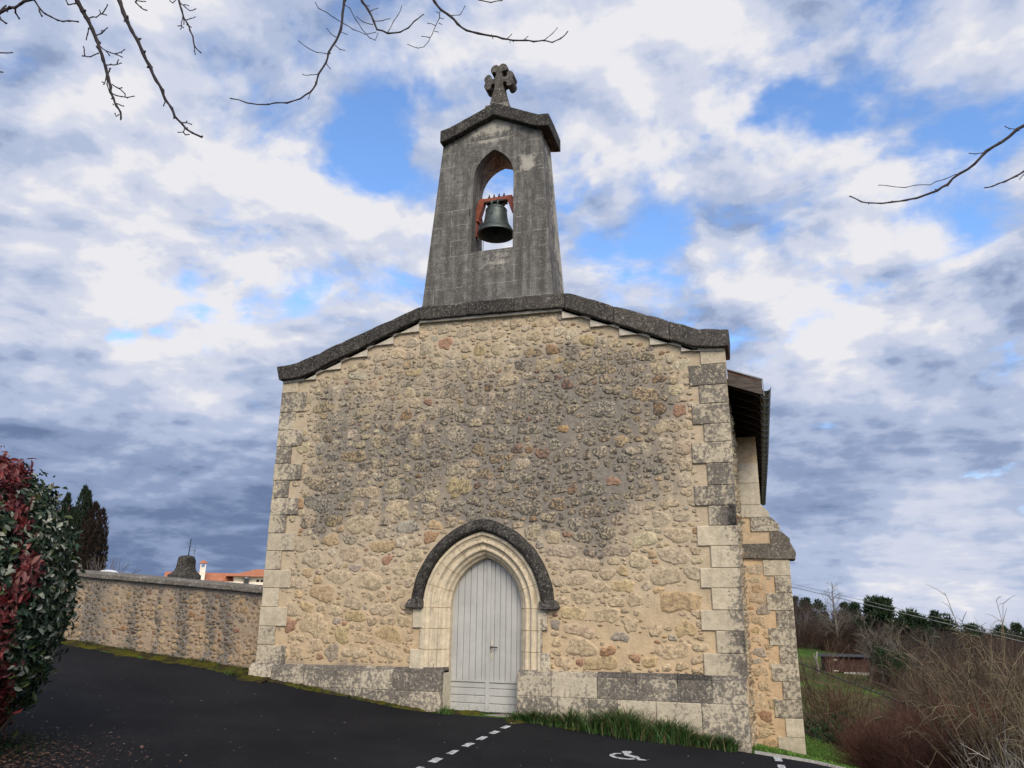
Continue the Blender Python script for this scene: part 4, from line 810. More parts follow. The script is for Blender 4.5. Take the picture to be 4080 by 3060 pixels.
mb.build('bell_body',M['bronze'],bell)
mb=MB(); mb.tube([(0,0,.52),(0,0,.12),(0,0,-.02)],[.012,.016,.03],8); mb.build('clapper',M['blacksteel'],bell)
mb=MB()
for an in range(6):
    a=an*math.pi/3; c,s=math.cos(a),math.sin(a); mb.tube([(.11*c,.11*s,.57),(.13*c,.13*s,.64),(.07*c,.07*s,.70),(.02*c,.02*s,.71)],.02,6)
mb.build('crown_loops',M['bronze'],bell)
mb=MB()
mb.box(-.23,.23,-.06,.06,.69,.77); mb.prism([(-.23,.77),(-.33,.765),(-.44,.40),(-.33,.36),(-.24,.66)],-.07,.07); mb.prism([(.23,.77),(.24,.66),(.33,.40),(.43,.42),(.33,.765)],-.07,.07)
mb.prism([(-.44,.40),(-.33,.36),(-.335,.30),(-.40,.30)],-.07,.07)
mb.build('yoke',M['redsteel'],bell,bevel=.006,recalc=True)
mb=MB()
for x in (-.15,-.05,.05,.15): mb.tube([(x,0,.77),(x,0,.86)],.014,6); mb.tube([(x,0,.79),(x,0,.815)],.026,6); mb.tube([(x,0,.60),(x,0,.62)],.03,6)
mb.box(-.2,.2,-.085,.085,.66,.69); mb.build('yoke_bolts',M['blacksteel'],bell)
mb=MB(); wx=-.40
for i in range(40):
    a0,a1=2*math.pi*i/40,2*math.pi*(i+1)/40
    mb.tube([(wx,.36*math.cos(a0),.34+.36*math.sin(a0)),(wx,.36*math.cos(a1),.34+.36*math.sin(a1))],.014,5,cap=False)
wheel=mb.build('wheel',M['blacksteel'],bell)
mb=MB()
for a in (.4,1.45,2.5,3.54,4.6,5.65): mb.tube([(wx,0,.34),(wx,.36*math.cos(a),.34+.36*math.sin(a))],.012,5)
mb.box(wx-.02,wx+.03,-.05,.05,.0,.62); mb.build('wheel_spokes',M['redsteel'],wheel)
mb=MB(); mb.tube([(-.31,.15,.4),(-.31,.16,-.2),(-.31,.17,-.47)],.006,5); mb.build('bell_rope',M['blacksteel'],bell)
# ================================================================ BOUNDARY WALL
wall=thing('boundary_wall','low rubble stone wall with a dark coping running left from the church','wall',(0,0,0))
WA=np.array([-4.19,.22]); WB=np.array([-15.0,1.72]); WD=(WB-WA)/np.linalg.norm(WB-WA); WN=np.array([-WD[1],WD[0]])  # WN towards the viewer?
if WN[1]>0: WN=-WN
WL=float(np.linalg.norm(WB-WA))
def wtop(u): return float(np.interp(u,[0,5.15,11],[1.75,2.08,2.40]))
def PWL(u,v,h): 
    p=WA+WD*u+WN*h; return (p[0],p[1],v)
def w_stain_dim(u,v):
    s=.10  # wall stains, plus overall darkening that stands in for dimmer light here
    for c,w,a in ((.95,.16,1.0),(1.35,.14,.85),(2.05,.17,1.0),(.35,.10,.2),(3.4,.2,.5),(4.6,.3,.55),(2.7,.08,.5),(6,.4,.5)): s+=a*math.exp(-((u-c-.06*math.sin(v*5))/w)**2)
    g=wtop(u)-v; s+=.5*math.exp(-(g/.10)**2)+.3*math.exp(-((g-1.35)/.2)**2)+.22*smooth01((u-2.4)/2.5)
    return s
mb=MB(); mortar_sheet(mb,-.1,WL,.0,2.45,.07,PWL,lambda u,v:v<wtop(u)+.05,w_stain_dim,lambda u,v:(.35,.265,.18),.02)
ws=place_stones(rng,0,8,.3,2.2,lambda u,v,a,b:1 if v+b<wtop(u)-.02 else 0,2000,lambda r:(lambda a:(a,a*r.uniform(.4,.8)))(r.uniform(.018,.055) if r.uniform()<.85 else r.uniform(.06,.10)))
for (u,v,a,b) in ws: stone(mb,rng,u,v,a,b,PWL,w_stain_dim(u,v)+rng.normal(0,.15),.020,np.array([.74,.70,.68]))
mb.build('wall_body',M['rubble'],wall)
mb=MB()
nseg=34; vs=[];fs=[]
for i in range(nseg):
    u=-.1+(WL+.1)*(i/(nseg-1)); t=wtop(u)
    for (h,z) in ((.09,t+.035),(.09,t+.125),(.0,t+.155),(-.40,t+.165),(-.45,t+.12),(-.45,t+.03)):
        p=PWL(u,z+.012*mnoise.noise((u*4,h*9,z*5)),h+.010*mnoise.noise((u*5,z*7,h*3+5))); vs.append(p)
for i in range(nseg-1):
    for k in range(6): fs.append((i*6+k,i*6+(k+1)%6,(i+1)*6+(k+1)%6,(i+1)*6+k))
fs+=[(0,1,2,3,4,5),tuple((nseg-1)*6+k for k in range(5,-1,-1))]
mb.add(vs,fs,col=(.34,.30,.25),stain=.60); mb.build('coping',M['lime'],wall,bevel=.012,recalc=True)
mb=MB(); vs=[]
for h in (-.02,-.36):
    for u,z in ((-.1,-.2),(WL,.2),(WL,wtop(WL)+.02),(5.15,wtop(5.15)+.02),(-.1,wtop(0)+.02)): vs.append(PWL(u,z,h))
mb.add(vs,[(0,1,2,3,4),(9,8,7,6,5)]+[(i,i+5,(i+1)%5+5,(i+1)%5) for i in range(5)],col=(.35,.29,.21),stain=.2); mb.build('wall_core',M['lime'],wall)
# ---- moss strip along wall and plinth
def mat_moss():
    m,n,b=newmat('moss',1,.05); co=n.n('ShaderNodeTexCoord',_out='Object'); f=n.noise(co,3.5,6,.65); g=n.noise(co,45,5,.7)
    c=n.mix(n.ss(f,.42,.60),(.040,.032,.016),(.085,.080,.010)); c=n.mix(n.ss(g,.45,.7,0,.6),c,(.035,.03,.016)); setc(n,b,c); bump(n,b,g,.9,.03); return m
M['moss']=mat_moss()
def moss(path,w0,seed,width):
    vs=[];fs=[];P=np.array(path); seg=np.hypot(*np.diff(P,axis=0).T); s=np.concatenate([[0],np.cumsum(seg)]); n_=int(s[-1]/.06); m=9
    for i in range(n_):
        t=s[-1]*i/(n_-1); x=np.interp(t,s,P[:,0]); y=np.interp(t,s,P[:,1]); w=width(x)*max(.18,.70+.9*mnoise.fractal((t*2.3,seed,0),1,2,4))
        for j in range(m):
            q=j/(m-1); yy=y-w*q*1.0; h=.05*(1-q)**1.2+.022*mnoise.fractal((x*9,yy*9,seed),1,2,3)*(1-q*.6)-.012*(q>.97)
            vs.append((x,yy,asz(x,yy)+max(-.02,h)+.004))
    for i in range(n_-1):
        for j in range(m-1): fs.append((i*m+j,i*m+j+1,(i+1)*m+j+1,(i+1)*m+j))
    return vs,fs
mb=MB()
for pth,wd in (([(-14,1.5),(-9.3,.85),(-4.3,.15)],lambda x:.40),([(-4.32,-.05),(-3.8,-.09)],lambda x:.30),([(-3.8,-.09),(-.72,-.09)],lambda x:.10+.10*math.exp(-((x+3.2)/.5)**2)+.06*math.exp(-((x+1.9)/.5)**2)),([(-.72,-.02),(-.1,.1)],lambda x:.12),([(.45,-.06),(3.4,-.09)],lambda x:.42 if x<2.6 else .25)):
    v,f=moss(pth,0,pth[0][0],wd); mb.add(v,f,smooth=True)
o=tag(mb.build('moss',M['moss']),kind='stuff')
# ---- grass
def blades(name,spots,hfun,wid,cols,lean=.5,label=None):
    V=[];F=[];C_=[]
    sp=np.array(spots); z=gz(sp[:,0],sp[:,1])
    for (x,y),z0 in zip(sp,z):
        h=hfun(x,y)*rng.uniform(.5,1.15); a=rng.uniform(0,6.28); w=wid*rng.uniform(.6,1.3); L=lean*rng.uniform(.2,1.3)*h; cx_,sx_=math.cos(a),math.sin(a); b=a+rng.normal(0,.6)
        c=np.array(cols[rng.integers(len(cols))])*rng.uniform(.7,1.3); i0=len(V)
        for t in (0,.45,.8):
            ww=w*(1-t*.6); px,py=x+math.cos(b)*L*t*t,y+math.sin(b)*L*t*t; pz=z0-.02+h*(t-.18*t*t*lean)
            V.append((px-sx_*ww,py+cx_*ww,pz)); V.append((px+sx_*ww,py-cx_*ww,pz))
        V.append((x+math.cos(b)*L*1.25,y+math.sin(b)*L*1.25,z0-.02+h*(1-.3*lean)))
        F+= [(i0,i0+1,i0+3,i0+2),(i0+2,i0+3,i0+5,i0+4),(i0+4,i0+5,i0+6)]; C_+=[(*c,1)]*7
    mb=MB(); mb.v=V; mb.f=F; mb.c=C_; mb.st=[0]*len(V); mb.sm=[True]*len(F)
    return tag(mb.build(name,M['grass']),kind='stuff',label=label)
GR=[(.045,.115,.020),(.060,.140,.028),(.035,.085,.016),(.085,.150,.035),(.03,.075,.018)]; DRY=[(.20,.15,.07),(.16,.12,.05)]
sp=[]
while len(sp)<4600:
    x=rng.uniform(.45,3.75); yb=-.13; wdt=.12+.32*math.exp(-((x-2.3)/1.0)**2)
    y=yb-abs(rng.normal(0,.5))*wdt
    if mnoise.fractal((x*2.2,y*3,4),1,2,3)>-.35: sp.append((x,y))
blades('long_grass',sp,lambda x,y:.15+.30*math.exp(-((x-2.3)/1.0)**2)+.04*math.sin(x*9)+.05*math.sin(x*23),.0065,[(.035,.085,.018),(.045,.105,.022),(.026,.062,.014),(.065,.115,.03)]*3+DRY,.85)
sp=[(rng.normal(-.62,.07),rng.normal(-.10,.04)) for _ in range(120)]+[(rng.normal(.52,.06),rng.normal(-.12,.05)) for _ in range(100)]
blades('door_grass',sp,lambda x,y:.17,.005,GR,.7)
sp=[]
for _ in range(4200):
    u=rng.uniform(-.0,9.5)
    if mnoise.fractal((u*1.3,2,7),1,2,3)+rng.uniform(-.3,.3)<-.05: continue
    p=WA+WD*u+WN*abs(rng.normal(.05,.09)); sp.append((p[0],p[1]))
for cx_,n_ in ((-2.95,120),(-2.1,70),(-1.55,50),(-4.5,90)):
    sp+=[(rng.normal(cx_,.16),-.12-abs(rng.normal(0,.04))) for _ in range(n_)]
blades('weeds',sp,lambda x,y:.09+.06*math.sin(x*3.1)**2,.006,[(.04,.085,.02),(.055,.075,.022),(.09,.075,.035),(.05,.10,.025)],.9)
sp=[]
while len(sp)<26000:
    x=rng.uniform(3.98,8.2); y=rng.uniform(-1.6,9.5)
    if y<yedge(x)+.05: continue
    if x<4.82 and 3.98<y<4.6: continue
    if x<3.97 : continue
    sp.append((x,y))
blades('verge_grass',sp,lambda x,y:.07+.05*max(0,mnoise.fractal((x*1.2,y*1.2,2),1,2,3)),.006,[(.085,.19,.022),(.11,.22,.03),(.065,.15,.02),(.13,.21,.045)],.6)
# leaf litter and the bed under the hedge
bed=[(-1.9,-8.3),(-1.65,-7.2),(-2.0,-6.6),(-2.45,-5.9),(-3.0,-5.2),(-3.9,-3.9),(-5.2,-2.6),(-7,-1.7),(-9,-1.2),(-10,-2),(-8,-5),(-6,-8.5),(-4,-10)]
pass
V=MB()
for _ in range(1500):
    t=rng.uniform(); x=rng.normal(-2.35,.5); y=rng.normal(-6.3,.6)
    if x<-4 : continue
    a=rng.uniform(0,6.28); s=rng.uniform(.010,.026); z0=asz(x,y)+.022+rng.uniform(0,.012); c=np.array([(.075,.036,.024),(.10,.052,.032),(.05,.026,.018),(.13,.075,.048)][rng.integers(4)])
    ca,sa=math.cos(a)*s,math.sin(a)*s; tl=rng.normal(0,.3)
    V.add([(x-ca,y-sa,z0),(x+sa*.45,y-ca*.45,z0+s*tl),(x+ca,y+sa,z0),(x-sa*.45,y+ca*.45,z0-s*tl*.3+.004)],[(0,1,2,3)],col=c)
for _ in range(260):
    x=rng.uniform(-6,4); y=rng.uniform(-9,-.3)
    if y>yedge(x)-.1: continue
    a=rng.uniform(0,6.28); s=rng.uniform(.006,.016); z0=asz(x,y)+.022; ca,sa=math.cos(a)*s,math.sin(a)*s; c=np.array([(.22,.19,.15),(.3,.27,.2),(.14,.1,.06)][rng.integers(3)])
    V.add([(x-ca,y-sa,z0),(x+sa*.6,y-ca*.6,z0),(x+ca,y+sa,z0),(x-sa*.6,y+ca*.6,z0+.004)],[(0,1,2,3)],col=c)
tag(V.build('fallen_leaves',M['leaf']),kind='stuff')
sp=[(rng.normal(-2.75,.22),rng.normal(-6.0,.25)) for _ in range(900)]
blades('bed_grass',sp,lambda x,y:.10,.004,[(.02,.045,.012),(.03,.06,.015)],.8)
# ================================================================ HEDGE
hd=np.array([-.874-.055]); hang=math.radians(-52.0)
HC=np.array([4.228+9.3*math.sin(-.918),-12.097+9.3*math.cos(-.918)]); HCZ=1.62
hx=np.array([math.sin(-.88),math.cos(-.88)])       # along the line of sight
hy=np.array([hx[1],-hx[0]])                        # to the right
hedge=thing('hedge','tall clipped hedge of mixed red and silver-green leaves at the left edge','hedge',(HC[0],HC[1],float(gz(HC[:1],HC[1:])[0])))
HZ=hedge.location.z; AXL=(1.0,1.4,1.34)
def leaves(kind,N):
    V=[];F=[];C_=[]
    n_=0
    while n_<N:
        d=rng.normal(0,1,3); d/=np.linalg.norm(d)
        if d[1]>.75: continue
        nb=mnoise.fractal((d[0]*3.2,d[1]*3.2,d[2]*3.2),1,2,4)
        rr=(1+.09*nb)*(1-abs(rng.normal(0,.055)))*(1.02 if rng.uniform()<.93 else rng.uniform(1.04,1.13))
        loc=np.array([d[0]*AXL[0],d[1]*AXL[1],d[2]*AXL[2]])*rr
        s=loc[0]; z=loc[2]
        band=math.exp(-((s-(.50-.05*z-.08*z*z+.10*math.sin(z*4)))/.12)**2)+.75*math.exp(-((s+.1)/.5)**2)*math.exp(-((z-.2)/.3)**2)*.3+1.2*math.exp(-((z-1.38)/.28)**2)*math.exp(-((s-.25)/.35)**2)+.5*math.exp(-((s-.2)/.2)**2)*math.exp(-((z+.9)/.4)**2)
        band+=.6*mnoise.fractal((s*4,loc[1]*4,z*4),1,2,2)
        red=band+rng.normal(0,.14)>.62
        if kind=='red' and not red: continue
        if kind=='green' and red: continue
        n_+=1
        L=rng.uniform(.045,.105)*(1.1 if red else .95); w=L*(.36 if red else .44)
        nrm=d+rng.normal(0,.55,3); nrm/=np.linalg.norm(nrm)
        ax=rng.normal(0,1,3)+np.array([0,0,.7 if red else .3]); ax-=nrm*ax.dot(nrm); ax/=np.linalg.norm(ax); sd=np.cross(nrm,ax)
        if red: c=np.array([(.115,.012,.012),(.16,.022,.018),(.07,.009,.011),(.20,.075,.06),(.15,.045,.045)][rng.integers(5)])
        else:
            q=rng.uniform(); sil=.27 if z>-.6 else .12
            if q<sil: c=np.array([(.25,.26,.19),(.15,.17,.12),(.34,.34,.26)][rng.integers(3)])
            elif q<.34: c=np.array((.06,.08,.018))
            else: c=np.array([(.013,.030,.015),(.018,.040,.017),(.010,.024,.014),(.028,.050,.023)][rng.integers(4)])
        c=c*rng.uniform(.75,1.25)
        o=np.array([HC[0],HC[1],HCZ-HZ])+np.array([hy[0]*loc[0]+hx[0]*loc[1],hy[1]*loc[0]+hx[1]*loc[1],loc[2]])-np.array([HC[0],HC[1],0])
        ww=lambda v:np.array([hy[0]*v[0]+hx[0]*v[1],hy[1]*v[0]+hx[1]*v[1],v[2]])
        A,B_,Nn=ww(ax),ww(sd),ww(nrm); i0=len(V); f=.25*w
        pts=[o,o+A*L*.3+B_*w*.42+Nn*f,o+A*L*.65+B_*w*.46+Nn*f,o+A*L*1.0-Nn*f*.6,o+A*L*.65-B_*w*.46+Nn*f,o+A*L*.3-B_*w*.42+Nn*f,o+A*L*.35,o+A*L*.68]
        V+=[tuple(p) for p in pts]; F+=[(i0,i0+1,i0+6),(i0+1,i0+2,i0+7,i0+6),(i0+2,i0+3,i0+7),(i0+3,i0+4,i0+7),(i0+4,i0+5,i0+6,i0+7),(i0+5,i0,i0+6)]; C_+=[(*c,1)]*8
    mb=MB(); mb.v=V;mb.f=F;mb.c=C_;mb.st=[0]*len(V);mb.sm=[True]*len(F); return mb
leaves('green',18500).build('green_foliage',M['leaf'],hedge)['label']='dark green and silvery hedge leaves'
leaves('red',3500).build('red_foliage',M['leaf'],hedge)['label']='bright red young hedge leaves'
mb=MB()
for _ in range(130):
    b=np.array([rng.normal(0,.25),rng.uniform(-.8,.8)]); p=[(hy[0]*b[0]+hx[0]*b[1],hy[1]*b[0]+hx[1]*b[1],-.1)]; q=np.array(p[0]); dr=rng.normal(0,.35,3)+np.array([0,0,1.])
    tg=rng.normal(0,1,3); tg/=np.linalg.norm(tg); tg=np.array([hy[0]*tg[0]*AXL[0]+hx[0]*tg[1]*AXL[1],hy[1]*tg[0]*AXL[0]+hx[1]*tg[1]*AXL[1],tg[2]*AXL[2]+HCZ-HZ])*np.array([.93,.93,.96])
    tg[2]=max(tg[2],.2)
    pts=[q+(tg-q)*t+rng.normal(0,.05,3)*(0<t<1) for t in (0,.3,.6,.85,1.0)]; mb.tube(pts,[.016,.012,.008,.005,.003],4,col=(.06,.045,.03))
mb.build('stems',M['bark'],hedge)
# dark mass of leaves filling the inside
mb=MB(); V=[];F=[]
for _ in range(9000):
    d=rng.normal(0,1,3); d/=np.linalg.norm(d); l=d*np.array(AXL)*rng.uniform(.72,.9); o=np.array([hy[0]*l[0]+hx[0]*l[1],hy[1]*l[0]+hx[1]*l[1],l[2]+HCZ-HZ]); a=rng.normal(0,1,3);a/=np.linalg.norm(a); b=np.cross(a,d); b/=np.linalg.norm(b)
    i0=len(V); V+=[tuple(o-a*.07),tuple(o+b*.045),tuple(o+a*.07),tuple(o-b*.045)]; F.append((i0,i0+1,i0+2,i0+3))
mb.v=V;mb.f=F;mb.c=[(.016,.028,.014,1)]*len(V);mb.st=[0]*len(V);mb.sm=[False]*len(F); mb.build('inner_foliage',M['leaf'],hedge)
# ================================================================ OVERHEAD TREES
def tree_branches(key,name,label,base,hub,parts):
    t=thing(name,label,'tree',(base[0],base[1],asz(*base[:2])))
    o=t.location; mb=MB(); h=np.array(hub); b0=np.array([0,0,-.2]); hh=h-np.array(o)
    mb.tube([tuple(b0),tuple(hh*.3+rng.normal(0,.03,3)),tuple(hh*.65+rng.normal(0,.04,3)),tuple(hh)],[.17,.145,.13,.11],10,col=(.07,.055,.045)); mb.build('trunk',M['bark'],t)
    for ks,col in parts:
        mb=MB()
        for k in ks:
            for i,L in enumerate(BRANCHES[k]):
                P=[np.array(p[:3])-np.array(o) for p in L]; R=[p[3] for p in L]; pts=[];rad=[]
                for j in range(len(P)):
                    pts.append(P[j]); rad.append(R[j]*rng.uniform(1.0,1.25))
                    if j<len(P)-1:
                        m_=(P[j]+P[j+1])/2; dd=np.linalg.norm(P[j+1]-P[j]); pts.append(m_+rng.normal(0,dd*.025,3)); rad.append((R[j]+R[j+1])/2*rng.uniform(.82,1.0))
                mb.tube(pts,rad,7 if R[0]>.008 else 5,col=col)
                if len(P)>2:    # buds on the twigs
                    for j in range(1,len(P)):
                        if rng.uniform()<.75:
                            dr=rng.normal(0,1,3); dr/=np.linalg.norm(dr); q=P[j]; mb.tube([q,q+dr*R[j]*1.3,q+dr*R[j]*2.4],[R[j]*.9,R[j]*.8,R[j]*.3],4,col=col)
                if np.linalg.norm(P[0]-np.array(P[-1]))>.55 and i in BASES[k]:   # carry the limb back to the crotch of the tree
                    st=P[0]; d0=(P[0]-P[1]); d0/=np.linalg.norm(d0); c1=st+d0*.9; c2=hh+np.array([0,0,.7])+(st-hh)*.25
                    cur=[(1-t_)**3*st+3*(1-t_)**2*t_*c1+3*(1-t_)*t_*t_*c2+t_**3*hh for t_ in np.linspace(0,1,12)]
                    mb.tube(cur,list(np.linspace(R[0],.06,12)),7,col=col)
        mb.build('branches',M['bark'],t)
    return t
def firsts(L): 
    s=set()
    for i,b in enumerate(L):
        if b[0][3]>0 : s.add(i)
    return s
BASES={}
for k,L in BRANCHES.items():
    idx=set()
    C0_=np.array(CAM_LOC); Mi=np.array(CAM_M).T
    for i,b in enumerate(L):
        c=Mi@(np.array(b[0][:3])-C0_); px=1106+1659.94*c[0]/-c[2]; py=829.5-1659.94*c[1]/-c[2]
        if (py<-1 or px<-1 or px>2213): idx.add(i)
    BASES[k]=idx
tree_branches('left','bare_tree','bare tree whose knobbly dark branches hang into the top left corner','x' and (-1.2,-13.6),(-.6,-13.0,4.6),[(['left'],(.050,.040,.042))])
tree_branches('mid','bare_tree','bare tree whose slender twigs dangle above the bell gable and cross','x' and (3.2,-15.2),(3.1,-14.6,5.2),[(['mid'],(.055,.044,.044))])
tree_branches('right','bare_tree','bare tree whose curved twigs reach in from the right edge','x' and (10.2,-11.5),(9.6,-10.9,4.2),[(['right'],(.055,.042,.040))])
# ================================================================ BEHIND THE LEFT WALL
def flame_tree(name,label,base,h,rad,cols,spires,N,group):
    t=thing(name,label,'tree',(*base,asz(*base)),group); mb=MB(); V=[];F=[];C_=[]
    for _ in range(N):
        sx,sy,sh,sr=spires[rng.choice(len(spires),p=np.array([s[2]*s[3] for s in spires])/sum(s[2]*s[3] for s in spires))]
        tt=rng.uniform(0,1)**.9; prof=(math.sin(min(1,tt*1.25+.16)*math.pi*.5))*(1-tt**3.2)**.75 if tt<1 else 0
        a=rng.uniform(0,6.28); nb=mnoise.fractal((math.cos(a)*1.6+sx*3,math.sin(a)*1.6,tt*h*1.3),1,2,3)
        r=sr*prof*(1+.38*nb)*(1-abs(rng.normal(0,.12))); z=tt*sh*h; x=sx+r*math.cos(a); y=sy+r*math.sin(a)
        L=rng.uniform(.10,.22); b=rng.uniform(0,6.28); w=.035; d=np.array([math.cos(a)*.35,math.sin(a)*.35,1.])+rng.normal(0,.18,3); d/=np.linalg.norm(d)
        i0=len(V); p=np.array([x,y,z]); s=np.array([math.cos(b),math.sin(b),0])*w; V+=[tuple(p-s),tuple(p+s),tuple(p+d*L)]; F.append((i0,i0+1,i0+2)); c=np.array(cols[rng.integers(len(cols))])*rng.uniform(.6,1.35); C_+=[(*c,1)]*3
    mb.v=V;mb.f=F;mb.c=C_;mb.st=[0]*len(V);mb.sm=[False]*len(F); mb.build('crown',M['needle'],t)
    mb=MB(); mb.tube([(0,0,-.3),(0,0,h*.5),(0,0,h*.85)],[.16,.10,.03],7,col=(.05,.035,.025)); mb.build('trunk',M['bark'],t); return t
G_=(.018,.034,.014);
flame_tree('cypress_tree','tall dark green cypress with two ragged points, left of the russet one','' or (-25.62,15.45),4.95,.8,[(.010,.020,.009),(.014,.026,.011),(.018,.024,.012)],[(-.15,0,.93,.40),(.45,.3,1.0,.45),(-.5,.2,.84,.34),(.80,.2,.95,.42),(.2,.2,.8,.75)],11000,'cypresses behind the wall')
flame_tree('cypress_tree','rounded russet-brown cypress, right-hand one of the pair behind the wall','' or (-24.3,15.6),4.2,.8,[(.022,.013,.009),(.030,.017,.011),(.016,.013,.008)],[(.05,0,1.,.5),(.42,.1,.93,.42),(-.35,.1,.95,.45),(.0,.2,.8,.72)],8000,'cypresses behind the wall')
ped=thing('stone_pedestal','stump of an old black-and-white lichened stone cross behind the wall','pedestal',(-9.88,4.78,asz(-9.88,4.78)))
zt=2.78-ped.location.z; mb=MB()
prof=[(.46,-.2),(.46,.5),(.36,.55),(.36,zt-.62),(.345,zt-.60),(.35,zt-.50),(.27,zt-.44),(.235,zt-.38),(.20,zt-.30),(.185,zt-.12),(.17,zt-.03),(.09,zt),(0,zt)]
seg=20; vs=[];fs=[]
for i in range(seg):
    a=2*math.pi*i/seg; sq=1/max(abs(math.cos(a)),abs(math.sin(a)))**.7
    for r,h in prof: vs.append((r*sq*math.cos(a)+.05*mnoise.noise((a*2,h*6,1)),r*sq*math.sin(a)+.05*mnoise.noise((a*2,h*6,5)),h+.03*mnoise.noise((math.cos(a)*3,math.sin(a)*3,h*4))))
n_=len(prof)
for i in range(seg):
    for j in range(n_-1): fs.append((i*n_+j,((i+1)%seg)*n_+j,((i+1)%seg)*n_+j+1,i*n_+j+1))
mb.add(vs,fs,col=(.36,.34,.30),stain=.82,smooth=True); mb.build('plinth_stone',M['lime'],ped)
mb=MB(); mb.tube([(.04,0,zt-.05),(.06,0,zt+.42)],.012,6); mb.build('iron_rod',M['blacksteel'],ped)
tb=(-10.48,2.88); tomb=thing('tombstone','pale round-topped tombstone just showing above the wall coping','tombstone',(*tb,asz(*tb)))
zt=2.33-tomb.location.z; mb=MB(); mb.prism([(-.26,-.1),(.26,-.1),(.26,zt-.08)]+[(.26*math.cos(a),zt-.08+.09*math.sin(a)) for a in np.linspace(.1,math.pi-.1,10)]+[(-.26,zt-.08)],-.06,.06,col=(.62,.62,.62),stain=-.2); mb.build('slab',M['lime'],tomb,bevel=.01)
mb=MB(); mb.box(-.34,.34,-.14,.14,-.1,.14,col=(.5,.5,.48),stain=.2); mb.build('base',M['lime'],tomb,bevel=.01)
t=thing('bare_bush','small fan of bare twigs behind the wall beside the cypresses','bush',(-12.75,5.05,asz(-12.75,5.05))); mb=MB()
for _ in range(60):
    a=rng.uniform(0,6.28); q=np.array([0,0,0.]); d_=np.array([math.cos(a)*.25,math.sin(a)*.25,1.]); P=[q.copy()]
    for k in range(5): d_=d_+rng.normal(0,.16,3); d_/=np.linalg.norm(d_); q=q+d_*.33; P.append(q.copy())
    mb.tube(P,list(np.linspace(.009,.004,6)),3,cap=False,col=(.12,.10,.085))
mb.build('twigs',M['twig'],t)
# house
M['render']=simple('cream_render',(.74,.66,.52),.9,.08,3,.2,0,.1,30); M['rtile']=M['tile']
HB=(-49.2,57.0); house=thing('house','cream house with orange tiled roofs and a tall chimney beyond the wall','house',(*HB,asz(*HB)))
hz=house.location.z; house.location.z-=.02
ang=math.atan2(3.77,4.64)   # ridge direction
def hw(p):   # local frame: along ridge u, back w, up
    u,w,z=p; return (u*math.cos(ang)-w*math.sin(ang),u*math.sin(ang)+w*math.cos(ang),z)
def loc(mb): mb.v=[hw(p) for p in mb.v]; return mb
U0=-5.2
mb=MB(); mb.box(U0+.3,7.5,-2.6,3.4,-.8,3.0-.9+1.0-hz+.6); loc(mb).build('wall',M['render'],house)
mb=MB(); rz=4.62-hz; ez=3.0-hz
def roofs(mb,u0,u1,w0,w1,ez,rz,hip0=0,hip1=0):
    wm=(w0+w1)/2
    v=[(u0,w0,ez),(u1,w0,ez),(u1,w1,ez),(u0,w1,ez),(u0+hip0,wm,rz),(u1-hip1,wm,rz)]
    mb.add(v,[(0,1,5,4),(2,3,4,5),(1,2,5),(3,0,4),(3,2,1,0)])
roofs(mb,U0,9,-3.2,3.9,ez,rz); rf=loc(mb).build('roof',M['tile'],house)
mb=MB(); mb.box(1.35,6.5,-2.2,2.2,-.8,4.28-hz); loc(mb).build('tower_wall',M['render'],house)
mb=MB(); roofs(mb,.6,7.3,-2.9,2.9,4.24-hz,5.08-hz,3.0,3.0); loc(mb).build('tower_roof',M['tile'],house)
mb=MB()
for k in range(3): mb.prism([(3.55+k*.42,3.72-hz),(3.85+k*.42,3.72-hz),(3.85+k*.42,3.87-hz),(3.70+k*.42,4.0-hz),(3.55+k*.42,3.87-hz)],-2.23,-2.18)
loc(mb).build('vent_holes',M['blacksteel'],house)
mb=MB(); mb.box(-1.95,-1.42,-2.05,-1.5,2.9-hz,5.05-hz)
for (a,b) in ((-1.95,-1.84),(-1.53,-1.42)): mb.box(a,b,-2.05,-1.5,5.05-hz,5.45-hz)
ch=loc(mb).build('chimney',M['render'],house)
mb=MB(); v=[(-2.12,-2.2,5.45-hz),(-1.25,-2.2,5.45-hz),(-1.25,-1.35,5.45-hz),(-2.12,-1.35,5.45-hz),(-1.685,-1.78,5.82-hz)]; mb.add(v,[(3,2,1,0),(0,1,4),(1,2,4),(2,3,4),(3,0,4)]); loc(mb).build('chimney_cap',M['tile'],ch)
mb=MB(); ua=-2.75; mb.tube([(ua,-1.,3.9-hz),(ua+.12,-1.,7.0-hz)],.045,5); mb.tube([(ua-.35,-1.1,6.78-hz),(ua+.22,-1.,6.70-hz)],.035,4)
for k in range(5): mb.tube([(ua-.3+k*.1,-1.28,6.77-hz-.01*k),(ua-.3+k*.1,-.8,6.77-hz-.01*k)],.018,4)
loc(mb).build('antenna',M['zinc'],house)
mb=MB(); mb.lathe([(.26,3.4-hz),(.26,3.95-hz),(.36,3.98-hz),(.36,4.12-hz),(.2,4.2-hz),(0,4.2-hz)],14,(2.55,-2.7,0)); loc(mb).build('flue_cowl',M['zinc'],rf)
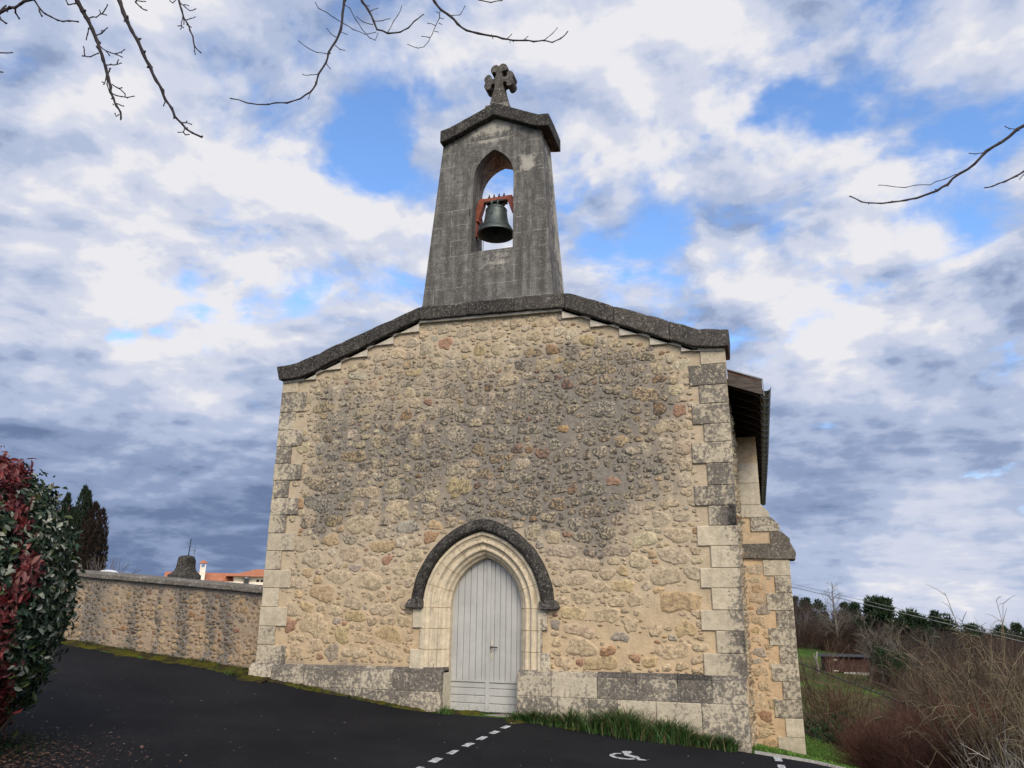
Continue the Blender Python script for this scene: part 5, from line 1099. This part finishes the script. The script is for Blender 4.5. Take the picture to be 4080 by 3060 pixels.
# ================================================================ TREES AND SCRUB ON THE RIGHT
def rec(mb,rng,p,d,L,r,lev,col,sides,curl,up_,nch,ratio=.62,thin=.0016):
    n_=3 if lev>0 else 2; pts=[p]; q=p.copy(); dd=d.copy()
    for i in range(n_):
        dd=dd+rng.normal(0,curl,3)+np.array([0,0,up_]); dd/=np.linalg.norm(dd); q=q+dd*L/n_; pts.append(q.copy())
    mb.tube(pts,list(np.linspace(r,max(thin,r*.55),n_+1)),sides,cap=False,col=np.array(col)*rng.uniform(.85,1.2))
    if lev==0: return
    k=nch+int(rng.integers(0,2))
    for j in range(k):
        t=rng.uniform(.35,1.0) if j else 1.0; f=t*n_; i=min(n_-1,int(f)); b=pts[i]+(pts[i+1]-pts[i])*(f-i)
        v=rng.normal(0,1,3); v-=dd*v.dot(dd); v/=np.linalg.norm(v); nd=dd*rng.uniform(.55,1.0)+v*rng.uniform(.35,.8); nd/=np.linalg.norm(nd)
        rec(mb,rng,b,nd,L*ratio*rng.uniform(.75,1.15),max(thin,r*.55*(.8 if j else 1)),lev-1,col,3,curl,up_,nch,ratio,thin)
def bare(rng,h,r,lev,col,nch=3,curl=.16,up_=.10,stem=1,thin=.004):
    mb=MB()
    for s in range(stem):
        d=np.array([rng.normal(0,.08),rng.normal(0,.08),1.]) if stem==1 else np.array([rng.normal(0,.35),rng.normal(0,.35),1.]); d/=np.linalg.norm(d)
        rec(mb,rng,np.array([rng.normal(0,.1)*(stem>1),rng.normal(0,.1)*(stem>1),-.2]),d,h*.42,r,lev,col,5,curl,up_,nch,.64,thin)
    return mb
def bush_mesh(rng,n,h,spread,col,rad=.008,twigs=5,arch=0.,twl=.35):
    mb=MB()
    for _ in range(n):
        a=rng.uniform(0,6.28); tilt=abs(rng.normal(0,spread)); H=h*rng.uniform(.55,1.08); p=np.array([rng.normal(0,.12)*h,rng.normal(0,.12)*h,-.15]); d=np.array([math.cos(a)*math.sin(tilt),math.sin(a)*math.sin(tilt),math.cos(tilt)])
        pts=[p.copy()]; q=p.copy(); m=6; c=np.array(col)*rng.uniform(.6,1.5)
        for i in range(m):
            d=d+rng.normal(0,.07,3)+np.array([math.cos(a)*.06,math.sin(a)*.06,-.03-arch*(i/m)]); d/=np.linalg.norm(d); q=q+d*H/m; pts.append(q.copy())
        mb.tube(pts,list(np.linspace(rad,rad*.3,m+1)),3,cap=False,col=c)
        for _t in range(twigs):
            i=int(rng.integers(1,m)); b=pts[i]; v=d*.6+rng.normal(0,.55,3)+np.array([0,0,.25]); v/=np.linalg.norm(v); L=twl*h*rng.uniform(.3,1.)
            e1=b+v*L*.5+rng.normal(0,.02,3); e2=b+v*L+rng.normal(0,.05,3)*L; mb.tube([b,e1,e2],[rad*.5,rad*.4,rad*.25],3,cap=False,col=c)
    return mb
def polar(az,d): return (4.228+d*math.sin(az),-12.097+d*math.cos(az))
def azpx(px): return float(np.interp(px,[1717,1800,1900,2000,2100,2212,2400],[.037,.079,.128,.174,.219,.266,.342]))
R2=np.random.default_rng(77)
# --- far wood as one mass: several grown trees repeated in one mesh
protos=[]
for k in range(6):
    b=bare(R2,R2.uniform(6,9),.11,3,[(.085,.062,.050),(.072,.052,.042),(.10,.078,.064),(.075,.045,.034)][k%4],3,.15,.10,1,.010); vv=np.array(b.v); vv=vv*(7.0/vv[:,2].max()); protos.append((vv,None,b.c,b.f))
V=[];F=[];C_=[];base=0
def stamp(k,x,y,z,s,rz,tint=1.):
    global base
    v,_,c,f=protos[k]; ca,sa=math.cos(rz)*s,math.sin(rz)*s
    V.append(np.stack([v[:,0]*ca-v[:,1]*sa+x,v[:,0]*sa+v[:,1]*ca+y,v[:,2]*s+z],1)); F.extend([tuple(i+base for i in q) for q in f]); C_.extend([(a*tint,b*tint,d*tint,1) for a,b,d,_ in c]); base+=len(v)
for _ in range(400):
    px=R2.uniform(1640,2420); a_=azpx(px); a_=azpx(max(1717,px)) if px>=1717 else .037-(1717-px)*.0005
    q=R2.uniform()
    d=R2.uniform(96,150) if q<.72 else R2.uniform(150,250)
    if px>1900 and q<.5: d=R2.uniform(75,115)
    if px>2010: d=R2.uniform(50,150)
    x,y=polar(a_,d); hz_=asz(x,y); s=R2.uniform(.75,1.2)
    ctop=1.62+ (float(np.interp(px,[1640,1725,1850,1960,2030,2212,2420],[48,24,2,-16,-30,-44,-52]))/1660)*d   # tree tops follow the skyline of the hill
    hh=max(2.2,ctop-hz_); stamp(int(R2.integers(6)),x,y,hz_,min(2.2,hh/7.0)*R2.uniform(.80,1.06),R2.uniform(0,6.28),R2.uniform(.45,.85))
me=MB(); me.v=[tuple(p) for p in np.concatenate(V)]; me.f=F; me.c=C_; me.st=[0]*len(C_); me.sm=[False]*len(F)
tag(me.build('woodland',M['twig']),kind='stuff')
# undergrowth layer that fills the wood
bp=[bush_mesh(R2,70,2.6,.5,c,.016,4,.02) for c in ((.090,.055,.038),(.075,.058,.042),(.10,.052,.032))]
protos=[(np.array(b.v),None,b.c,b.f) for b in bp]; V=[];F=[];C_=[];base=0
for _ in range(300):
    px=R2.uniform(1660,2400); d=R2.uniform(92,140)
    if px>1860: d=R2.uniform(74,130)
    if px>1990: d=R2.uniform(34,120)
    x,y=polar(azpx(px) if px>=1717 else .037-(1717-px)*.0005,d); stamp(int(R2.integers(3)),x,y,asz(x,y),R2.uniform(.8,1.6),R2.uniform(0,6.28),R2.uniform(.4,.75))
me=MB(); me.v=[tuple(p) for p in np.concatenate(V)]; me.f=F; me.c=C_; me.st=[0]*len(C_); me.sm=[False]*len(F)
tag(me.build('undergrowth',M['twig']),kind='stuff')
# --- pines
def needle_clumps(mb,rng,cs,n,s,cols):
    V=[];F=[];C_=[]
    for (c,r) in cs:
        cc=np.array(cols[rng.integers(len(cols))])*rng.uniform(.7,1.25)
        for _ in range(n):
            d=rng.normal(0,1,3); d/=np.linalg.norm(d); p=np.array(c)+d*np.array([r,r,r*.62])*rng.uniform(.5,1.0)**.5; u=d+np.array([0,0,.6])+rng.normal(0,.4,3); u/=np.linalg.norm(u); w=np.cross(u,rng.normal(0,1,3)); w/=np.linalg.norm(w); L=s*rng.uniform(.6,1.3)
            i0=len(V); V+=[tuple(p-w*L*.22),tuple(p+w*L*.22),tuple(p+u*L)]; F.append((i0,i0+1,i0+2)); k=rng.uniform(.7,1.25); C_+=[(*(cc*k),1)]*3
    b=len(mb.v); mb.v+=V; mb.f+=[tuple(i+b for i in f) for f in F]; mb.c+=C_; mb.st+=[0]*len(V); mb.sm+=[False]*len(F)
PINE=[(.022,.042,.015),(.030,.054,.020),(.018,.034,.013),(.040,.060,.026)]
def pine(label,px,d,h,crown,n,wid,seed):
    r=np.random.default_rng(seed); x,y=polar(azpx(px),d); t=thing('pine_tree',label,'tree',(x,y,asz(x,y)),'pines on the wooded slope')
    mb=MB(); lean=r.normal(0,.04,2)*h; mb.tube([(0,0,-.3),(lean[0]*.5,lean[1]*.5,h*.5),(lean[0],lean[1],h*.95)],[.20,.15,.05],6,col=(.060,.042,.034))
    cs=[]
    for _ in range(n):
        z=h*(crown+(1-crown)*r.uniform()**.8); f=(z/h-crown)/(1-crown); rad=wid*(1-f**1.6)*(.55+.5*r.uniform()) if f>.25 else wid*(.5+.5*r.uniform()); a=r.uniform(0,6.28); c=(lean[0]+rad*math.cos(a)*r.uniform(.3,1),lean[1]+rad*math.sin(a)*r.uniform(.3,1),z); cs.append((c,wid*r.uniform(.20,.36)))
        mb.tube([(lean[0]*z/h,lean[1]*z/h,z-.5),c],[.05,.02],4,cap=False,col=(.055,.04,.032))
    mb.build('trunk',M['bark'],t); mb=MB(); needle_clumps(mb,r,cs,70,.42,PINE); mb.build('crown',M['needle'],t)
pine('dark pine with a broad ragged crown, tallest on the wooded slope',1900,92,5.9,.42,40,2.7,1)
pine('dark pine leaning right of the tallest one, behind the power lines',1958,90,4.7,.30,34,2.6,2)
pine('small low pine on the left shoulder of the tallest pine',1868,93,5.6,.5,18,1.3,3)
pine('squat pine at the right end of the pine clump',1985,88,4.2,.3,22,2.0,4)
for i,(px,d,h,w) in enumerate(((1715,150,1292,2.2),(1738,155,1294,2.6),(1772,152,1297,2.0),(1842,158,1303,2.4),(2012,130,1318,2.0),(2034,128,1324,2.4),(2093,165,1340,3.4),(2152,190,1345,3.6),(2190,200,1341,3.0),(2215,190,1350,3.0),(1818,150,1303,1.7),(2240,190,1350,2.5))):
    pine('far dark pine crown rising along the skyline of the wood',px,d,max(2.5,1.62+(1313+.011*(px-1717)*.9-h)/1660*d-asz(*polar(azpx(px),d))),.30,26,w,20+i)
# --- individual bare trees
def tree_thing(name,label,px,d,mb,group=None,sc=1):
    x,y=polar(azpx(px),d); t=thing(name,label,'tree',(x,y,asz(x,y)),group); mb.build('trunk_and_branches',M['twig'],t); t.scale=(sc,sc,sc); return t
mb=MB(); mb.tube([(0,0,-.2),(.05,0,2.5),(-.05,0,5),(.0,0,7.0)],[.13,.11,.07,.02],6,col=(.16,.14,.115))
for i in range(46):
    z=R2.uniform(1.2,6.8); a=R2.uniform(0,6.28); L=(7.6-z)*.30+.2; rec(mb,R2,np.array([0,0,z]),np.array([math.cos(a)*.8,math.sin(a)*.8,.65]),L,.025,2,(.15,.13,.105),4,.1,.06,2,.6,.008)
tree_thing('bare_tree','tall bare tree with a straight pale trunk behind the brown shed',1800,93,mb,sc=1.0)
for i,(px,d,h) in enumerate(((1722,97,5.2),(1752,98,4.2))):
    tree_thing('bare_tree',['pale bare sapling beside the right corner of the buttress','thin bare tree at the top edge of the green field'][i],px,d,bare(R2,h,.07,4,(.14,.12,.10),3,.16,.08,1,.008))
for i,(px,d,h,lb) in enumerate(((1858,69,5.9,'slim bare tree with a pale trunk right of the brown shed'),(1892,68,6.2,'bare tree with pale forked trunk below the pine clump'),(1915,67,5.8,'leaning bare tree in the thicket below the power lines'),(1938,66,5.6,'ivy-clad bare tree in the middle of the thicket'),(1965,64,6.0,'bare tree with spreading twigs behind the bramble arches'))):
    t=tree_thing('bare_tree',lb,px,d,bare(R2,h,.085,4,(.15,.125,.095),3,.17,.09,1,.007),'bare trees in the thicket')
    if i in (1,3,2):
        mb=MB(); cs=[((R2.normal(0,.35),R2.normal(0,.35),R2.uniform(.8,2.9)),R2.uniform(.35,.7)) for _ in range(12)]; needle_clumps(mb,R2,cs,60,.16,[(.020,.045,.013),(.03,.06,.018),(.015,.032,.012)]); mb.build('ivy',M['needle'],t)
# dead stump in the field
x,y=polar(azpx(1752),72); t=thing('tree_stump','pale crooked dead tree trunk standing in the green field','tree stump',(x,y,asz(x,y))); mb=MB(); mb.tube([(0,0,-.2),(.06,0,.6),(-.05,0,1.1),(.08,0,1.75)],[.13,.12,.10,.07],7,col=(.20,.18,.15)); mb.tube([(-.03,0,1.0),(-.22,0,1.5)],[.06,.04],5,col=(.2,.18,.15)); mb.build('trunk',M['bark'],t)
# --- shed
x,y=polar(azpx(1811),75.5); shed=thing('shed','small dark brown wooden shed with a corrugated roof in the field','shed',(x,y,asz(x,y)))
sa=.10
def sh(p): u,w,z=p; return (u*math.cos(sa)-w*math.sin(sa),u*math.sin(sa)+w*math.cos(sa),z)
def sl_(mb): mb.v=[sh(p) for p in mb.v]; return mb
M['shedwood']=mat_wood('brown_shed_boards',(.036,.016,.013),(.065,.030,.022),.85,(40,40,3)); M['sheet']=simple('dark_corrugated_sheet',(.035,.03,.03),.7,.2,8)
mb=MB()
for i in range(18): mb.box(-1.75+i*.2,-1.75+i*.2+.19,-.9+.004*(i%2),-.84,.02,1.28)
mb.box(-1.75,1.85,-.83,1.0,.0,1.25); sl_(mb).build('wall',M['shedwood'],shed)
mb=MB(); mb.box(-.3,1.7,-.94,-.86,-.25,.08,col=(.45,.42,.36)); sl_(mb).build('footing',M['lime'],shed)
mb=MB(); n_=60; vs=[];fs=[]
for i in range(n_+1):
    u=-2.1+4.2*i/n_; dz=.03*math.sin(i*math.pi/1.5)
    vs+=[(u,-1.2,1.33+dz),(u,1.25,1.42+dz),(u,-1.2,1.30+dz),(u,1.25,1.39+dz)]
for i in range(n_): a=i*4; fs+=[(a,a+4,a+5,a+1),(a+3,a+7,a+6,a+2),(a+2,a+6,a+4,a)]
mb.add(vs,fs); sl_(mb).build('roof',M['sheet'],shed)
mb=MB(); mb.box(-1.05,-.25,-.925,-.88,.05,1.15); dr=sl_(mb).build('door',M['shedwood'],shed)
for z in (.12,1.0):
    mb=MB(); mb.box(-1.12,-.75,-.945,-.92,z,z+.09); sl_(mb).build('hinge',M['plate'],dr)
# --- wires
def wire(name,label,pts,r,mat,sag,group=None,ends=None):
    p0,p1=np.array(pts[0]),np.array(pts[1]); mb=MB(); P=[]
    for t in np.linspace(0,1,40): q=p0+(p1-p0)*t; q[2]-=sag*4*t*(1-t); P.append(q-p0)
    mb.tube(P,r,5); me=mb.mesh(name); o=link(name,me,mat); o.location=p0; return tag(o,label,'cable',group)
M['cable']=simple('grey_cable',(.24,.235,.21),.6,.2,3)
a=np.array(polar(.037,31)+(0,)); b=np.array(polar(.266,22)+(0,))
def thru(px0,y0,d0,px1,y1,d1,ext0=.35,ext1=.5):
    def w_(px,yy,d):
        c=Vector((px-1106,-(yy-829.5),-1659.94)); v=Matrix(CAM_M)@c; k=d/math.hypot(v.x,v.y); return np.array(CAM_LOC)+np.array(v)*k
    A,B=w_(px0,y0,d0),w_(px1,y1,d1); return [A-(B-A)*ext0,B+(B-A)*ext1]
wire('power_line','upper of the two thin power lines crossing above the wooded slope',thru(1715,1262,34,2212,1378,24),.008,M['cable'],.0,'power lines')
wire('power_line','lower, thicker power line crossing in front of the pines',thru(1715,1269,34,2212,1387,24),.013,M['cable'],.0,'power lines')
wire('telephone_cable','dark sagging cable with pale flecks crossing low over the field',thru(1733,1435,22,2010,1541,19,.35,.4),.016,simple('flecked_cable',(.05,.047,.045),.7,.9,14),.0)
# --- scrub in front
def bush(label,px,d,mb,mat='twig',group=None,cat='bush',name='bare_bush',dz=0):
    x,y=polar(azpx(px),d); t=thing(name,label,cat,(x,y,asz(x,y)+dz),group); mb.build('stems',M[mat],t); return t
bush('upright bare bush with many straight brown stems beside the buttress',1772,29,bush_mesh(R2,105,3.5,.19,(.13,.082,.052),.016,6,0,.3))
b=bush('low dark green bramble mound at the foot of the upright bush',1790,22,bush_mesh(R2,60,1.0,.7,(.06,.045,.03),.008,4,.06))
mb=MB(); needle_clumps(mb,R2,[((R2.normal(0,.7),R2.normal(0,.5),R2.uniform(.0,.55)),.3) for _ in range(20)],60,.11,[(.018,.040,.014),(.03,.058,.02),(.022,.036,.014)]); mb.build('leaves',M['needle'],b)
red=[bush_mesh(R2,170,1.9,.42,c,.007,8,.01,.35) for c in ((.080,.036,.026),(.065,.030,.022),(.095,.050,.034))]
rm=[m_.mesh('red_scrub_stems') for m_ in red]
for m_ in rm: m_.materials.append(M['twig'])
first=[]
spots=[]
for px in np.arange(1840,2230,26):
    for d in (15.5,18.0,20.5,23.5): spots.append((px+R2.uniform(-12,12)+(d-15)*1.5,d+R2.uniform(-.9,.9)))
for i,(px,d) in enumerate(spots):
    x,y=polar(azpx(px),d); top=1.62-(float(np.interp(px,[1840,1950,2050,2212],[215,175,145,135])))/1660*d+R2.normal(0,.1)
    if d<17: top-=.25
    z=asz(x,y); s=max(.55,(top-z)/1.75)
    t=thing('bare_bush','leafless reddish-brown bush in the dense scrub below the field','bush',(x,y,z),'reddish scrub below the verge'); t.scale=(min(s,1.15),min(s,1.15),s); t.rotation_euler=(0,0,R2.uniform(0,6.28)); o=link('stems',rm[i%3],None,t)
mid=[bush_mesh(R2,120,2.6,.5,c,.011,8,.02,.4).mesh('thicket_stems') for c in ((.080,.055,.038),(.065,.042,.030))]
for m_ in mid: m_.materials.append(M['twig'])
for i in range(34):
    px=R2.uniform(1880,2230); d=R2.uniform(26,48); x,y=polar(azpx(px),d)
    if px<1960 and d<52: 
        d=R2.uniform(66,76) if px>1860 else 0
        if not d: continue
        x,y=polar(azpx(px),d)
    top=1.62-(float(np.interp(px,[1850,1950,2050,2212],[175,130,80,55])))/1660*d
    z=asz(x,y); s=np.clip((top-z)/2.4,.5,2.2); t=thing('bare_bush','leafless grey-brown bush in the thicket under the wood','bush',(x,y,z),'thicket below the wood'); t.scale=(1.1,1.1,s); t.rotation_euler=(0,0,R2.uniform(0,6.28)); link('stems',mid[i%2],None,t)
# brambles arching against the sky
for i,(px,d,h,n_,lb) in enumerate(((2075,15,2.5,26,'arching bramble, leftmost of the thorny canes against the sky'),(2115,14,2.7,30,'arching bramble with one cane hooked high against the sky'),(2175,13.5,2.6,32,'arching bramble spreading long canes near the right edge'),(2235,12.5,2.5,30,'arching bramble cut by the right edge of the photo'))):
    x,y=polar(azpx(px),d); z=asz(x,y); mb=MB()
    for _ in range(n_):
        a=R2.uniform(0,6.28); d_=np.array([math.cos(a)*.22,math.sin(a)*.22,1.]); d_/=np.linalg.norm(d_); q=np.array([R2.normal(0,.25),R2.normal(0,.25),-.1]); pts=[q.copy()]; L=h*R2.uniform(.75,1.18)+.3; m=11; c=np.array((.115,.090,.054))*R2.uniform(.6,1.4)
        for k in range(m):
            d_=d_+R2.normal(0,.10,3)+np.array([math.cos(a)*.03,math.sin(a)*.03,-.01-.30*max(0,k/m-.45)]); d_/=np.linalg.norm(d_); q=q+d_*L/m; pts.append(q.copy())
            if k>2:
                for _z in range(2):
                    v=d_*.5+R2.normal(0,.7,3); v/=np.linalg.norm(v); l=R2.uniform(.05,.42); mb.tube([q,q+v*l*.5+R2.normal(0,.012,3),q+v*l+np.array([0,0,-.04])],[.005,.004,.002],3,cap=False,col=c)
        mb.tube(pts,list(np.linspace(.011,.004,m+1)),4,cap=False,col=c)
    t=thing('bramble',lb,'bramble',(x,y,z),'brambles on the right'); mb.build('canes',M['twig'],t)
# pale fan-stemmed bush near the right corner
mb=bush_mesh(R2,110,1.45,.40,(.25,.225,.19),.006,5,.0,.22); bush('pale grey bush with stiff stems fanning upward in the lower right corner',2150,10.2,mb,dz=-.15)
mb=bush_mesh(R2,60,1.1,.4,(.16,.12,.09),.006,5,.0,.22); bush('thin pale bush at the right edge beside the fanned grey one',2235,9.6,mb,dz=-.1)
